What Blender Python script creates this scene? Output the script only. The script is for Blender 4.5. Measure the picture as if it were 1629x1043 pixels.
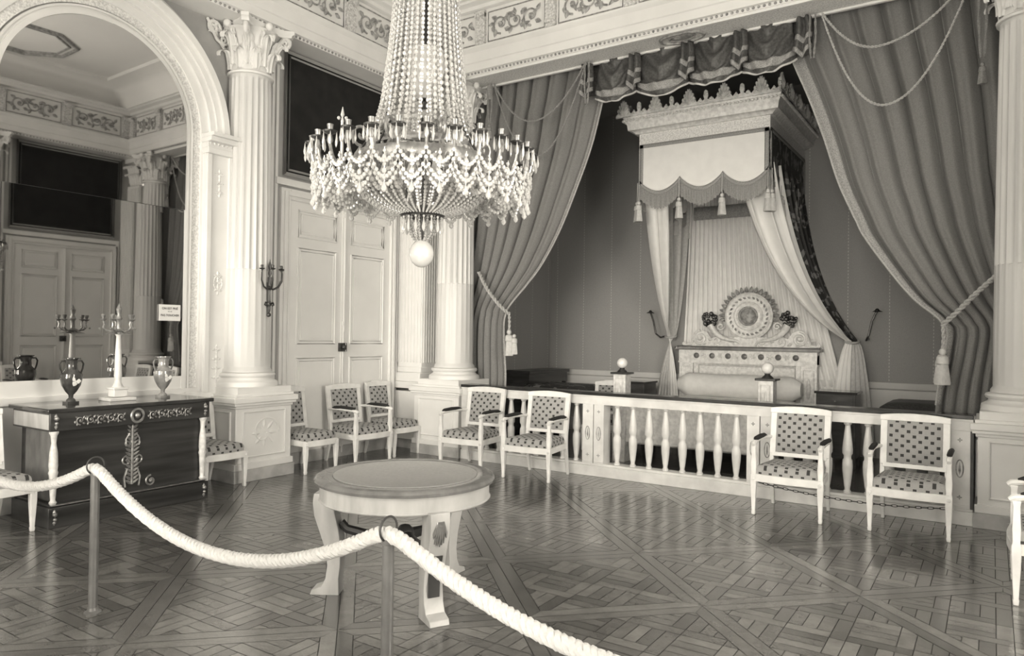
import bpy, bmesh, math, random
from math import sin, cos, pi, radians, atan2, sqrt, hypot
from mathutils import Matrix, Vector
for o in list(bpy.data.objects): bpy.data.objects.remove(o)
SC = bpy.context.scene
COL = SC.collection
random.seed(304)

# ---------------------------------------------------------------- camera, world, light, exposure
def make_camera():
    yaw, pitch, roll = radians(33.6), radians(.58), radians(.8)
    F = Vector((-sin(yaw)*cos(pitch), cos(yaw)*cos(pitch), sin(pitch)))
    R0 = Vector((cos(yaw), sin(yaw), 0)); U0 = R0.cross(F)
    R = R0*cos(roll)+U0*sin(roll); U = U0*cos(roll)-R0*sin(roll)
    cd = bpy.data.cameras.new('camera'); co = bpy.data.objects.new('camera', cd); COL.objects.link(co)
    co.matrix_world = Matrix(((R.x, U.x, -F.x, 0), (R.y, U.y, -F.y, 0), (R.z, U.z, -F.z, 1.6), (0, 0, 0, 1)))
    cd.sensor_fit = 'HORIZONTAL'; cd.sensor_width = 36; cd.lens = 36*1150/1629
    cd.clip_start = .05; cd.clip_end = 100
    SC.camera = co
make_camera()
W = bpy.data.worlds.new('daylight'); SC.world = W; W.use_nodes = True
W.node_tree.nodes['Background'].inputs[0].default_value = (1.0, .93, .80, 1)
W.node_tree.nodes['Background'].inputs[1].default_value = 2.0
SC.view_settings.view_transform = 'Standard'
SC.view_settings.look = 'None'
SC.view_settings.exposure = 0.2
SC.view_settings.gamma = 1.0
try: SC.view_settings.use_curve_mapping = False
except Exception: pass
XA, XC, YB, YF = -7.1, 1.24, 7.7, -.74         # wall planes of the room
XM = (XA+XC)/2
WIN_X = [-5.25, -2.93, -.61]
WIN_P = [70, 80, 80]
for i, wx in enumerate(WIN_X):
    ld = bpy.data.lights.new('window_daylight', 'AREA'); ld.shape = 'RECTANGLE'; ld.size = 1.35; ld.size_y = 3.5
    ld.energy = WIN_P[i]; ld.color = (1, .935, .82)
    lo = bpy.data.objects.new('window_daylight', ld); COL.objects.link(lo)
    lo.location = (wx, YF-.36, 2.35); lo.rotation_euler = (radians(90), 0, 0)

ld = bpy.data.lights.new('window_daylight', 'AREA'); ld.shape = 'RECTANGLE'; ld.size = 1.5; ld.size_y = 3.5; ld.energy = 280; ld.color = (1, .935, .82)
lo = bpy.data.objects.new('window_daylight', ld); COL.objects.link(lo); lo.location = (XC+.36, 3.5, 2.35); lo.rotation_euler = (radians(90), 0, radians(90))
tl = bpy.data.lights.new('ceiling_fill', 'AREA'); tl.shape = 'RECTANGLE'; tl.size = 9; tl.size_y = 3; tl.energy = 900; tl.color = (1, .935, .82)  # added fill lamp outside the windows, aimed upward to brighten the ceiling
to = bpy.data.objects.new('ceiling_fill', tl); COL.objects.link(to); to.location = (XM, -4.0, -.3); to.rotation_euler = (radians(90+38), 0, 0)
sl = bpy.data.lights.new('low_sun', 'SUN'); sl.energy = 3.5; sl.angle = radians(24); sl.color = (1, .935, .82)
so = bpy.data.objects.new('low_sun', sl); COL.objects.link(so); so.rotation_euler = Vector((-.26, 1, -.075)).to_track_quat('-Z', 'Y').to_euler()

# ---------------------------------------------------------------- materials
def G(v): return (v*1.005, v, v*.985, 1)
class NT:
    def __init__(s, name, base=.5, rough=.6, metal=0, spec=.5):
        s.m = bpy.data.materials.new(name); s.m.use_nodes = True; s.t = s.m.node_tree
        s.b = s.t.nodes['Principled BSDF']; s.out = s.t.nodes['Material Output']
        s.b.inputs['Base Color'].default_value = G(base) if not isinstance(base, tuple) else base
        s.b.inputs['Roughness'].default_value = rough; s.b.inputs['Metallic'].default_value = metal
        s.b.inputs['Specular IOR Level'].default_value = spec
    def n(s, typ, **k):
        x = s.t.nodes.new(typ)
        for a, v in k.items():
            if a.startswith('i_'): x.inputs[a[2:]].default_value = v
            else: setattr(x, a, v)
        return x
    def l(s, a, b): s.t.links.new(a, b)
    def math(s, op, a, b=None, clamp=False):
        x = s.t.nodes.new('ShaderNodeMath'); x.operation = op; x.use_clamp = clamp
        for i, v in enumerate((a, b)):
            if v is None: continue
            if isinstance(v, (int, float)): x.inputs[i].default_value = v
            else: s.l(v, x.inputs[i])
        return x.outputs[0]
    def mix(s, fac, c1, c2):
        x = s.t.nodes.new('ShaderNodeMix'); x.data_type = 'RGBA'
        for sock, v in ((x.inputs[0], fac), (x.inputs[6], c1), (x.inputs[7], c2)):
            if isinstance(v, (int, float, tuple)): sock.default_value = v
            else: s.l(v, sock)
        return x.outputs[2]
    def noise(s, scale, detail=4, coord='Object', stretch=None):
        tc = s.n('ShaderNodeTexCoord'); src = tc.outputs[coord]
        if stretch:
            mp = s.n('ShaderNodeMapping'); mp.inputs['Scale'].default_value = stretch; s.l(src, mp.inputs[0]); src = mp.outputs[0]
        x = s.n('ShaderNodeTexNoise'); x.inputs['Scale'].default_value = scale; x.inputs['Detail'].default_value = detail
        s.l(src, x.inputs['Vector']); return x.outputs['Fac']
    def bump(s, h, dist=.002, st=.5):
        x = s.n('ShaderNodeBump'); x.inputs['Strength'].default_value = st; x.inputs['Distance'].default_value = dist
        s.l(h, x.inputs['Height']); s.l(x.outputs[0], s.b.inputs['Normal'])
    def color(s, c): s.l(c, s.b.inputs['Base Color'])
def mottled(name, a, b, scale, rough=.6, metal=0, spec=.5, bump=0, stretch=None, detail=5, contrast=(.35, .65)):
    t = NT(name, a, rough, metal, spec); f = t.noise(scale, detail, stretch=stretch)
    r = t.n('ShaderNodeMapRange'); r.inputs[1].default_value = contrast[0]; r.inputs[2].default_value = contrast[1]; t.l(f, r.inputs[0])
    t.color(t.mix(r.outputs[0], G(a), G(b)))
    if bump: t.bump(f, bump)
    return t.m
M = {}
M['ivory'] = mottled('ivory_paint', .80, .75, 3, .45)
M['grey_paint'] = mottled('grey_paint', .42, .36, 4, .6)
M['shaft'] = mottled('column_stone', .69, .61, 2.2, .4, stretch=(1, 1, .3))
M['carved'] = mottled('carved_plaster', .76, .42, 38, .6, bump=.006, detail=3)
M['damask'] = mottled('carved_band', .86, .60, 55, .6, bump=.004, detail=2)
M['relief'] = mottled('relief_gilding', .46, .20, 20, .5, bump=.003)
M['ceiling'] = mottled('ceiling_plaster', .88, .84, 1.5, .8)
M['door'] = mottled('door_paint', .82, .78, 2.5, .4)
M['chair_paint'] = mottled('chair_paint', .84, .74, 9, .35)
M['marble_white'] = mottled('white_marble', .80, .66, 6, .3, detail=8)
M['marble_grey'] = mottled('grey_marble', .34, .52, 5, .3, detail=8)
M['marble_black'] = mottled('black_marble', .018, .035, 9, .18, detail=8)
M['mahogany'] = mottled('dark_mahogany', .022, .06, 3.5, .28, stretch=(1, .25, 4), detail=7)
M['mahogany_top'] = mottled('polished_dark_top', .03, .05, 5, .08)
M['light_wood'] = mottled('bleached_wood', .36, .50, 3, .28, stretch=(4, 1, 1), detail=6)
M['rim_wood'] = mottled('rim_wood', .13, .19, 6, .2, stretch=(2, 2, 1), detail=6)
M['baize'] = mottled('table_leather', .36, .31, 60, .5)
M['dark_wood'] = mottled('dark_wood', .02, .04, 8, .35)
M['bronze'] = mottled('dark_bronze', .05, .10, 14, .35, metal=.6)
M['gilt'] = mottled('gilt_bronze', .40, .24, 25, .36, metal=.6)
M['gilt_pale'] = mottled('pale_gilding', .84, .62, 22, .42, metal=.05)
M['vase'] = mottled('glazed_dark_vase', .045, .10, 9, .07, metal=.3, spec=.8)
M['vase2'] = mottled('glazed_grey_vase', .20, .42, 7, .1, metal=.3, spec=.8)
M['white_figure'] = mottled('white_biscuit', .75, .62, 18, .35)
M['curtain'] = mottled('curtain_cloth', .23, .19, 90, .85, spec=.2, detail=3)
M['curtain_dark'] = mottled('pelmet_cloth', .11, .06, 40, .45, spec=.5, detail=2)
M['lining'] = mottled('pale_lining', .62, .54, 30, .8, spec=.2)
M['white_silk'] = mottled('white_silk', .86, .82, 8, .55, spec=.3)
M['linen'] = mottled('bed_linen', .84, .78, 14, .7)
M['trim_band'] = mottled('galloon', .40, .22, 110, .7, detail=1)
M['fringe'] = mottled('fringe_thread', .42, .28, 60, .8)
M['cord'] = mottled('silk_cord', .50, .36, 80, .6)
M['cord_dark'] = mottled('dark_cord', .30, .2, 80, .6)
M['rope'] = mottled('white_rope', .60, .52, 70, .8, bump=.003)
M['steel'] = mottled('painted_iron', .17, .12, 10, .3, metal=.2)
M['dark_panel'] = mottled('overdoor_canvas', .012, .022, 5, .6, spec=.25)
M['iron'] = mottled('blackened_iron', .03, .05, 20, .5)
M['card'] = mottled('white_card', .82, .78, 10, .7)
M['ink'] = NT('printed_ink', .10, .8).m
M['opal'] = mottled('opal_glass', .62, .55, 14, .15)
M['candle'] = mottled('wax', .75, .68, 10, .5)
M['ball'] = mottled('white_ball', .86, .84, 10, .25)
M['dado'] = mottled('dado_paint', .72, .66, 3, .5)
t = NT('mirror_silvering', .58, .02, 1.0); t.b.inputs['Base Color'].default_value = (.56, .555, .55, 1); M['mirror'] = t.m
def crystal(name, base, tr):
    t = NT(name, base, .06, 0, .9); t.b.inputs['Transmission Weight'].default_value = tr
    t.b.inputs['IOR'].default_value = 1.55; t.b.inputs['Coat Weight'].default_value = .3
    return t.m
M['crystal'] = crystal('cut_crystal', .74, .3)
M['crystal_b'] = crystal('cut_crystal_clear', .74, .55)
def glass_pane():
    t = NT('window_glass', .9, .05); tr = t.n('ShaderNodeBsdfTransparent'); gl = t.n('ShaderNodeBsdfGlossy'); gl.inputs['Roughness'].default_value = .02
    mx = t.n('ShaderNodeMixShader'); mx.inputs[0].default_value = .06
    t.l(tr.outputs[0], mx.inputs[1]); t.l(gl.outputs[0], mx.inputs[2]); t.l(mx.outputs[0], t.out.inputs[0]); return t.m
M['glass'] = glass_pane()
def dotted(name, light, dark, su=.092, sv=.084, size=.15):
    t = NT(name, light, .75, 0, .25)
    uv = t.n('ShaderNodeUVMap'); uv.uv_map = 'UVMap'; sp = t.n('ShaderNodeSeparateXYZ'); t.l(uv.outputs[0], sp.inputs[0])
    def sq(off):
        a = t.math('ABSOLUTE', t.math('SUBTRACT', t.math('FRACT', t.math('ADD', t.math('DIVIDE', sp.outputs[0], su), off+20)), .5))
        b = t.math('ABSOLUTE', t.math('SUBTRACT', t.math('FRACT', t.math('ADD', t.math('DIVIDE', sp.outputs[1], sv), off+20)), .5))
        return t.math('LESS_THAN', t.math('MAXIMUM', a, b), size)
    m = t.math('MAXIMUM', sq(0), sq(.5))
    nz = t.noise(120, 2)
    c = t.mix(nz, G(light*.86), G(light*1.14))
    t.color(t.mix(m, c, G(dark))); return t.m
M['dots'] = dotted('dotted_silk', .36, .05)
M['dots_dark'] = dotted('dark_dotted_silk', .10, .03)
def brocade():
    t = NT('dark_brocade', .03, .6)
    f = t.noise(9, 2); r = t.n('ShaderNodeMapRange'); r.inputs[1].default_value = .54; r.inputs[2].default_value = .58; t.l(f, r.inputs[0])
    t.color(t.mix(r.outputs[0], G(.035), G(.22))); return t.m
M['brocade'] = brocade()
def wall_cloth(axis):
    t = NT('alcove_cloth', .13, .85, 0, .2)
    tc = t.n('ShaderNodeTexCoord'); sp = t.n('ShaderNodeSeparateXYZ'); t.l(tc.outputs['Object'], sp.inputs[0])
    u = sp.outputs[axis]
    d = t.math('ABSOLUTE', t.math('SUBTRACT', t.math('FRACT', t.math('ADD', t.math('DIVIDE', u, .52), 40.1)), .5))
    line = t.math('LESS_THAN', d, .009)
    dash = t.math('GREATER_THAN', t.math('FRACT', t.math('MULTIPLY', sp.outputs[2], 22)), .45)
    nz = t.noise(70, 3); c = t.mix(nz, G(.30), G(.38))
    t.color(t.mix(t.math('MULTIPLY', line, dash), c, G(.6))); return t.m
M['cloth_x'] = wall_cloth(0); M['cloth_y'] = wall_cloth(1)
def parquet():
    t = NT('oak_parquet', .1, .22, 0, 1.0); t.b.inputs['Coat Weight'].default_value = .35; t.b.inputs['Coat Roughness'].default_value = .22
    at = t.n('ShaderNodeAttribute'); at.attribute_name = 'tone'
    tc = t.n('ShaderNodeTexCoord')
    f = t.noise(7, 6, stretch=(1, 1, 1)); f2 = t.noise(40, 5, stretch=(1, 6, 1))
    v = t.math('MULTIPLY', at.outputs['Fac'], t.math('ADD', t.math('MULTIPLY', f, .8), .6))
    v = t.math('MULTIPLY', v, t.math('ADD', t.math('MULTIPLY', f2, .5), .75))
    cb = t.n('ShaderNodeCombineColor'); t.l(t.math('MULTIPLY', v, 1.02), cb.inputs[0]); t.l(v, cb.inputs[1]); t.l(t.math('MULTIPLY', v, .96), cb.inputs[2])
    t.color(cb.outputs[0])
    t.l(t.math('ADD', t.math('MULTIPLY', f, .14), .12), t.b.inputs['Roughness'])
    t.bump(t.noise(3.5, 3), .004, .25); return t.m
M['parquet'] = parquet()
M['gap'] = NT('parquet_gap', .02, .6).m

# ---------------------------------------------------------------- mesh helpers
class MB:
    def __init__(s): s.v = []; s.f = []; s.M = Matrix.Identity(4); s.tone = None
    def add(s, vs, fs):
        o = len(s.v); s.v += [tuple(s.M @ Vector(p)) for p in vs]; s.f += [tuple(i+o for i in f) for f in fs]; return s
    def box(s, x0, x1, y0, y1, z0, z1):
        return s.add([(x0,y0,z0),(x1,y0,z0),(x1,y1,z0),(x0,y1,z0),(x0,y0,z1),(x1,y0,z1),(x1,y1,z1),(x0,y1,z1)],
                     [(0,3,2,1),(4,5,6,7),(0,1,5,4),(1,2,6,5),(2,3,7,6),(3,0,4,7)])
    def bx(s, c, d): return s.box(c[0]-d[0]/2, c[0]+d[0]/2, c[1]-d[1]/2, c[1]+d[1]/2, c[2]-d[2]/2, c[2]+d[2]/2)
    def loft(s, secs, cap=True):          # list of equal-length rings
        n = len(secs[0]); vs = [p for r in secs for p in r]; fs = []
        for k in range(len(secs)-1):
            for i in range(n): j = (i+1) % n; fs.append((k*n+i, k*n+j, (k+1)*n+j, (k+1)*n+i))
        if cap: fs.append(tuple(range(n-1, -1, -1))); fs.append(tuple((len(secs)-1)*n+i for i in range(n)))
        return s.add(vs, fs)
    def post(s, secs):                    # square sections (x,y,z,hx,hy)
        return s.loft([[(x-a,y-b,z),(x+a,y-b,z),(x+a,y+b,z),(x-a,y+b,z)] for x, y, z, a, b in secs])
    def lathe(s, prof, c=(0,0,0), seg=24, fl=None, cap=True):
        rings = []
        for r, z in prof:
            ring = []
            for i in range(seg):
                a = 2*pi*i/seg; rr = r*(fl(a, z) if fl else 1); ring.append((c[0]+rr*cos(a), c[1]+rr*sin(a), c[2]+z))
            rings.append(ring)
        return s.loft(rings, cap)
    def tube(s, pts, r, seg=8, closed=False, cap=True):
        P = [Vector(p) for p in pts]; n = len(P); rs = r if isinstance(r, (list, tuple)) else [r]*n
        up = Vector((0, 0, 1)); rings = []; prev = None
        for i in range(n):
            if closed: t = P[(i+1) % n]-P[i-1]
            else: t = P[min(i+1, n-1)]-P[max(i-1, 0)]
            if t.length < 1e-9: t = Vector((0, 0, 1))
            t.normalize()
            if prev is None: a = t.cross(up) if abs(t.z) < .9 else t.cross(Vector((1, 0, 0)))
            else: a = prev-t*prev.dot(t)
            if a.length < 1e-6: a = t.orthogonal()
            a.normalize(); prev = a; b = t.cross(a)
            rings.append([tuple(P[i]+a*(rs[i]*cos(2*pi*k/seg))+b*(rs[i]*sin(2*pi*k/seg))) for k in range(seg)])
        if closed: rings.append(rings[0]); return s.loft(rings, False)
        return s.loft(rings, cap)
    def ball(s, c, r, seg=8, rings=5, sz=1.0):
        pr = [(max(r*sin(pi*k/rings), r*.02), -r*sz*cos(pi*k/rings)) for k in range(rings+1)]
        return s.lathe(pr, c, seg)
    def octa(s, c, r, h=None):
        h = h or r; x, y, z = c
        return s.add([(x,y,z-h),(x+r,y,z),(x,y+r,z),(x-r,y,z),(x,y-r,z),(x,y,z+h)],
                     [(0,2,1),(0,3,2),(0,4,3),(0,1,4),(5,1,2),(5,2,3),(5,3,4),(5,4,1)])
    def drop(s, c, r, h, seg=6): return s.lathe([(r*.15, 0), (r*.5, -h*.3), (r, -h*.65), (r*.7, -h*.85), (r*.05, -h)], c, seg)
    def prism(s, poly, z0, z1):           # polygon in xy, extruded in z (through s.M)
        n = len(poly); return s.loft([[(x, y, z0) for x, y in poly], [(x, y, z1) for x, y in poly]])
    def grid(s, fn, nu, nv):
        vs = [fn(i/nu, j/nv) for j in range(nv+1) for i in range(nu+1)]
        fs = [(j*(nu+1)+i, j*(nu+1)+i+1, (j+1)*(nu+1)+i+1, (j+1)*(nu+1)+i) for j in range(nv) for i in range(nu)]
        return s.add(vs, fs)
    def sweep(s, prof, path, closed=False):    # prof (out, up) ; path [(x,y)] in xy, mitred; out = right-hand side
        n = len(path); rings = []
        for i in range(n):
            p = Vector(path[i])
            def nrm(a, b):
                d = (Vector(b)-Vector(a)).normalized(); return Vector((d.y, -d.x))
            if closed: n1 = nrm(path[i-1], path[i]); n2 = nrm(path[i], path[(i+1) % n])
            else:
                n1 = nrm(path[max(i-1, 0)], path[max(i, 1)]); n2 = nrm(path[min(i, n-2)], path[min(i+1, n-1)])
            m = (n1+n2); m = m/max(m.length_squared, 1e-6)*2
            rings.append([(p.x+m.x*o, p.y+m.y*o, u) for o, u in prof])
        if closed: rings.append(rings[0])
        return s.loft(rings, not closed)
    def mesh(s, name, recalc=True, smooth=True, angle=38):
        me = bpy.data.meshes.new(name); me.from_pydata(s.v, [], s.f); me.validate()
        if recalc:
            bm = bmesh.new(); bm.from_mesh(me); bmesh.ops.recalc_face_normals(bm, faces=bm.faces); bm.to_mesh(me); bm.free()
        if smooth:
            me.polygons.foreach_set('use_smooth', [True]*len(me.polygons)); me.set_sharp_from_angle(angle=radians(angle))
        return me
def box_uv(me):
    uv = me.uv_layers.new(name='UVMap')
    for p in me.polygons:
        n = p.normal
        for li in p.loop_indices:
            c = me.vertices[me.loops[li].vertex_index].co
            if abs(n.z) > .62: w = (c.x, c.y)
            elif abs(n.y) >= abs(n.x): w = (c.x, c.z)
            else: w = (c.y, c.z)
            uv.data[li].uv = w
def props(o, label=None, cat=None, group=None, kind=None):
    if label: o['label'] = label
    if cat: o['category'] = cat
    if group: o['group'] = group
    if kind: o['kind'] = kind
    return o
def link(name, me, mat, parent=None):
    o = bpy.data.objects.new(name, me); COL.objects.link(o); me.materials.append(mat)
    if parent is not None: o.parent = parent
    return o
def part(name, mb, mat, parent, bevel=0, world=False, uv=False, label=None, solid=0, **k):
    if world:                              # built in room coordinates: move into the thing's own
        r = parent; off = Vector((0, 0, 0))
        while r is not None: off += r.location; r = r.parent
        mb.v = [tuple(Vector(p)-off) for p in mb.v]
    me = mb.mesh(name, **k)
    if uv: box_uv(me)
    o = link(name, me, mat, parent)
    if solid: m = o.modifiers.new('solid', 'SOLIDIFY'); m.thickness = solid; m.offset = 0
    if bevel: m = o.modifiers.new('bevel', 'BEVEL'); m.width = bevel; m.segments = 2; m.limit_method = 'ANGLE'; m.angle_limit = radians(50)
    if label: o['label'] = label
    return o
def single(name, mb, mat, label=None, cat=None, group=None, kind=None, bevel=0, solid=0, uv=False, **k):
    xs, ys, zs = zip(*mb.v); c = Vector(((min(xs)+max(xs))/2, (min(ys)+max(ys))/2, min(zs)))
    mb.v = [tuple(Vector(p)-c) for p in mb.v]
    me = mb.mesh(name, **k)
    if uv: box_uv(me)
    o = link(name, me, mat); o.location = c
    if solid: m = o.modifiers.new('solid', 'SOLIDIFY'); m.thickness = solid; m.offset = 0
    if bevel: m = o.modifiers.new('bevel', 'BEVEL'); m.width = bevel; m.segments = 2; m.limit_method = 'ANGLE'; m.angle_limit = radians(50)
    return props(o, label, cat, group, kind)
def thing(name, loc, label=None, cat=None, group=None, kind=None, rz=0):
    o = bpy.data.objects.new(name, None); COL.objects.link(o); o.location = loc; o.rotation_euler = (0, 0, rz); o.empty_display_size = .1
    return props(o, label, cat, group, kind)
def kids(o): return [c for c in bpy.data.objects if c.parent == o]
def dup(o, loc=None, rz=None, label=None, group=None, parent=None):
    c = o.copy(); COL.objects.link(c); c.parent = parent
    if loc is not None: c.location = loc
    if rz is not None: c.rotation_euler = (0, 0, rz)
    if label: c['label'] = label
    if group: c['group'] = group
    for k in kids(o): dup(k, parent=c)
    return c
MA = Matrix(((0,0,1,XA),(1,0,0,0),(0,1,0,0),(0,0,0,1)))     # (along wall = y, up, out of wall) on the left wall
MC = Matrix(((0,0,-1,XC),(1,0,0,0),(0,1,0,0),(0,0,0,1)))    # same on the right wall
def helix(pts, R, turns_per_m, strands, k, sub=5):
    P = [Vector(p) for p in pts]; out = []; L = 0; prev = None
    for i in range(len(P)-1):
        for q in range(sub):
            f = q/sub; p = P[i].lerp(P[i+1], f); d = (P[min(i+1, len(P)-1)]-P[i]).normalized()
            a = d.cross(Vector((0, 0, 1))) if abs(d.z) < .95 else d.cross(Vector((0, 1, 0)))
            a.normalize(); b = d.cross(a)
            if prev is not None: L += (p-prev).length
            prev = p; th = 2*pi*(L*turns_per_m + k/strands); out.append(p+a*(R*cos(th))+b*(R*sin(th)))
    return out
def twisted(mb, pts, R, turns=10, strands=2, seg=5, sub=5):
    for k in range(strands): mb.tube(helix(pts, R*.52, turns, strands, k, sub), R*.56, seg)
    return mb
def catenary(a, b, sag, n=24):
    a, b = Vector(a), Vector(b)
    return [a.lerp(b, i/n)-Vector((0, 0, 4*sag*(i/n)*(1-i/n))) for i in range(n+1)]
def spiral(c, r, turns, dirn=1, a0=0, n=22):   # planar in xy
    return [(c[0]+r*(1-.85*i/n)*cos(a0+dirn*2*pi*turns*i/n), c[1]+r*(1-.85*i/n)*sin(a0+dirn*2*pi*turns*i/n), c[2]) for i in range(n+1)]
def leafblob(mb, c, l, w, t, ang=0):
    # little pointed leaf lying in local xy, raised t in z
    ca, sa = cos(ang), sin(ang); pts = [(0, 0), (.35, .5), (.7, .35), (1, 0), (.7, -.35), (.35, -.5)]
    ring = [(c[0]+l*x*ca-w*y*sa, c[1]+l*x*sa+w*y*ca, c[2]) for x, y in pts]
    top = (c[0]+l*.45*ca, c[1]+l*.45*sa, c[2]+t)
    mb.add(ring+[top], [(i, (i+1) % 6, 6) for i in range(6)]+[(5,4,3,2,1,0)])
def scrollwork(mb, x0, x1, yc, h, z=0, r=.008, n=None):
    # rinceau of alternating spirals with leaves, in local xy
    L = x1-x0; n = n or max(2, int(L/(h*1.05)))
    for i in range(n):
        cx = x0+(i+.5)*L/n; up = 1 if i % 2 else -1
        mb.tube(spiral((cx, yc, z), h*.42, 1.3, up, pi*(.5 if up > 0 else -.5)), [r*(1-.5*k/22) for k in range(23)], 5)
        mb.ball((cx, yc, z), h*.12, 6, 4)
        for a in (.5, 2.2, 3.9, 5.4): leafblob(mb, (cx+h*.3*cos(a), yc+h*.3*sin(a), z-.002), h*.34, h*.22, h*.08, a+.5)
    for i in range(n): leafblob(mb, (x0+i*L/n, yc, z), h*.3, h*.2, h*.07, pi/2*(1 if i % 2 else -1))

# ---------------------------------------------------------------- floor: parquet in square panels
def clip(poly, a, b, c):                   # keep a*x+b*y<=c
    out = []
    for i in range(len(poly)):
        p, q = poly[i], poly[(i+1) % len(poly)]; dp = a*p[0]+b*p[1]-c; dq = a*q[0]+b*q[1]-c
        if dp <= 0: out.append(p)
        if dp*dq < 0: t = dp/(dp-dq); out.append((p[0]+t*(q[0]-p[0]), p[1]+t*(q[1]-p[1])))
    return out
def build_floor():
    vs, fs, tones = [], [], []
    def poly(pts, tone):
        if len(pts) < 3: return
        A = sum(pts[i][0]*pts[(i+1) % len(pts)][1]-pts[(i+1) % len(pts)][0]*pts[i][1] for i in range(len(pts)))/2
        if abs(A) < 2e-4: return
        if A < 0: pts = pts[::-1]
        o = len(vs); vs.extend([(x, y, 0) for x, y in pts]); fs.append(tuple(range(o, o+len(pts)))); tones.append(tone)
    S, w, g = 1.06, .085, .0022
    def panel(px, py, rot):
        def T(p):
            x, y = p[0]-S/2, p[1]-S/2; c, s_ = cos(rot), sin(rot); return (px+x*c-y*s_, py+x*s_+y*c)
        def put(P, tone=None): poly([T(p) for p in P], tone if tone else random.choice((.085, .105, .12, .135, .165)))
        put([(g,g),(S-g,g),(S-w,w-g),(w,w-g)]); put([(g,S-g),(w,S-w+g),(S-w,S-w+g),(S-g,S-g)])
        put([(g,g),(w-g,w),(w-g,S-w),(g,S-g)]); put([(S-g,g),(S-g,S-g),(S-w+g,S-w),(S-w+g,w)])
        lo, hi = w+g, S-w-g
        def inner(P, tone=None):
            for a, b, c in ((-1,0,-lo),(1,0,hi),(0,-1,-lo),(0,1,hi)):
                P = clip(P, a, b, c)
                if len(P) < 3: return
            put(P, tone)
        k = 1/sqrt(2); c0 = S/2; P_ = (hi-lo)/sqrt(2)/2.0; bw = w*.95
        def R(u, v): return (c0+(u-v)*k, c0+(u+v)*k)
        def rect(u0, u1, v0, v1, tone=None): inner([R(u0+g,v0+g), R(u1-g,v0+g), R(u1-g,v1-g), R(u0+g,v1-g)], tone)
        for i in range(-3, 4):
            for j in range(-3, 4):
                u, v = i*P_, j*P_
                own = (i+j) % 2
                rect(u-bw/2, u+bw/2, v-bw/2 if own else v+bw/2, v+P_-bw/2)
                rect(u+bw/2 if own else u-bw/2, u+P_-bw/2, v-bw/2, v+bw/2)
                a0, a1, b0, b1 = u+bw/2, u+P_-bw/2, v+bw/2, v+P_-bw/2
                for q in range(3):
                    f0, f1 = q/3, (q+1)/3
                    if (i+j) % 2: rect(a0+(a1-a0)*f0, a0+(a1-a0)*f1, b0, b1)
                    else: rect(a0, a1, b0+(b1-b0)*f0, b0+(b1-b0)*f1)
    rot = radians(45); st = S
    for i in range(-14, 15):
        for j in range(-14, 15):
            px = XM+(i*cos(rot)-j*sin(rot))*st; py = 3.5+(i*sin(rot)+j*cos(rot))*st
            if XA-.9 < px < XC+.9 and YF-.9 < py < 8.6: panel(px, py, rot)
    def cut(vs, fs): return vs, fs
    # crop panels to the room and alcove outline
    vs2, fs2, t2 = [], [], []
    for f, t in zip(fs, tones):
        P = [vs[i][:2] for i in f]
        for a, b, c in ((-1,0,-XA),(1,0,XC),(0,-1,-YF),(0,1,8.35)): P = clip(P, a, b, c) if len(P) >= 3 else P
        if len(P) >= 3: o = len(vs2); vs2 += [(x, y, 0) for x, y in P]; fs2.append(tuple(range(o, o+len(P)))); t2.append(t)
    # plain boards in the alcove
    y = 8.35; k = 0
    while y < 11:
        x = -6.6+(k % 3)*-.4
        while x < .8:
            x1 = x+1.5; P = [(max(x, -6.6)+g, y+g), (min(x1, .74)-g, y+g), (min(x1, .74)-g, min(y+.12, 11.05)-g), (max(x, -6.6)+g, min(y+.12, 11.05)-g)]
            if P[1][0] > P[0][0]: o = len(vs2); vs2 += [(a, b, 0) for a, b in P]; fs2.append((o, o+1, o+2, o+3)); t2.append(random.choice((.09, .11, .13)))
            x = x1
        y += .12; k += 1
    o = len(vs2); vs2 += [(XA-.2, YF-.3, -.002), (XC+.2, YF-.3, -.002), (XC+.2, 11.2, -.002), (XA-.2, 11.2, -.002)]; fs2.append((o, o+1, o+2, o+3)); t2.append(0)
    me = bpy.data.meshes.new('floor'); me.from_pydata(vs2, [], fs2)
    at = me.attributes.new('tone', 'FLOAT', 'FACE'); at.data.foreach_set('value', t2)
    me.materials.append(M['parquet']); me.materials.append(M['gap']); me.polygons[-1].material_index = 1
    ob = bpy.data.objects.new('floor', me); COL.objects.link(ob); props(ob, kind='structure')
build_floor()

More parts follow.
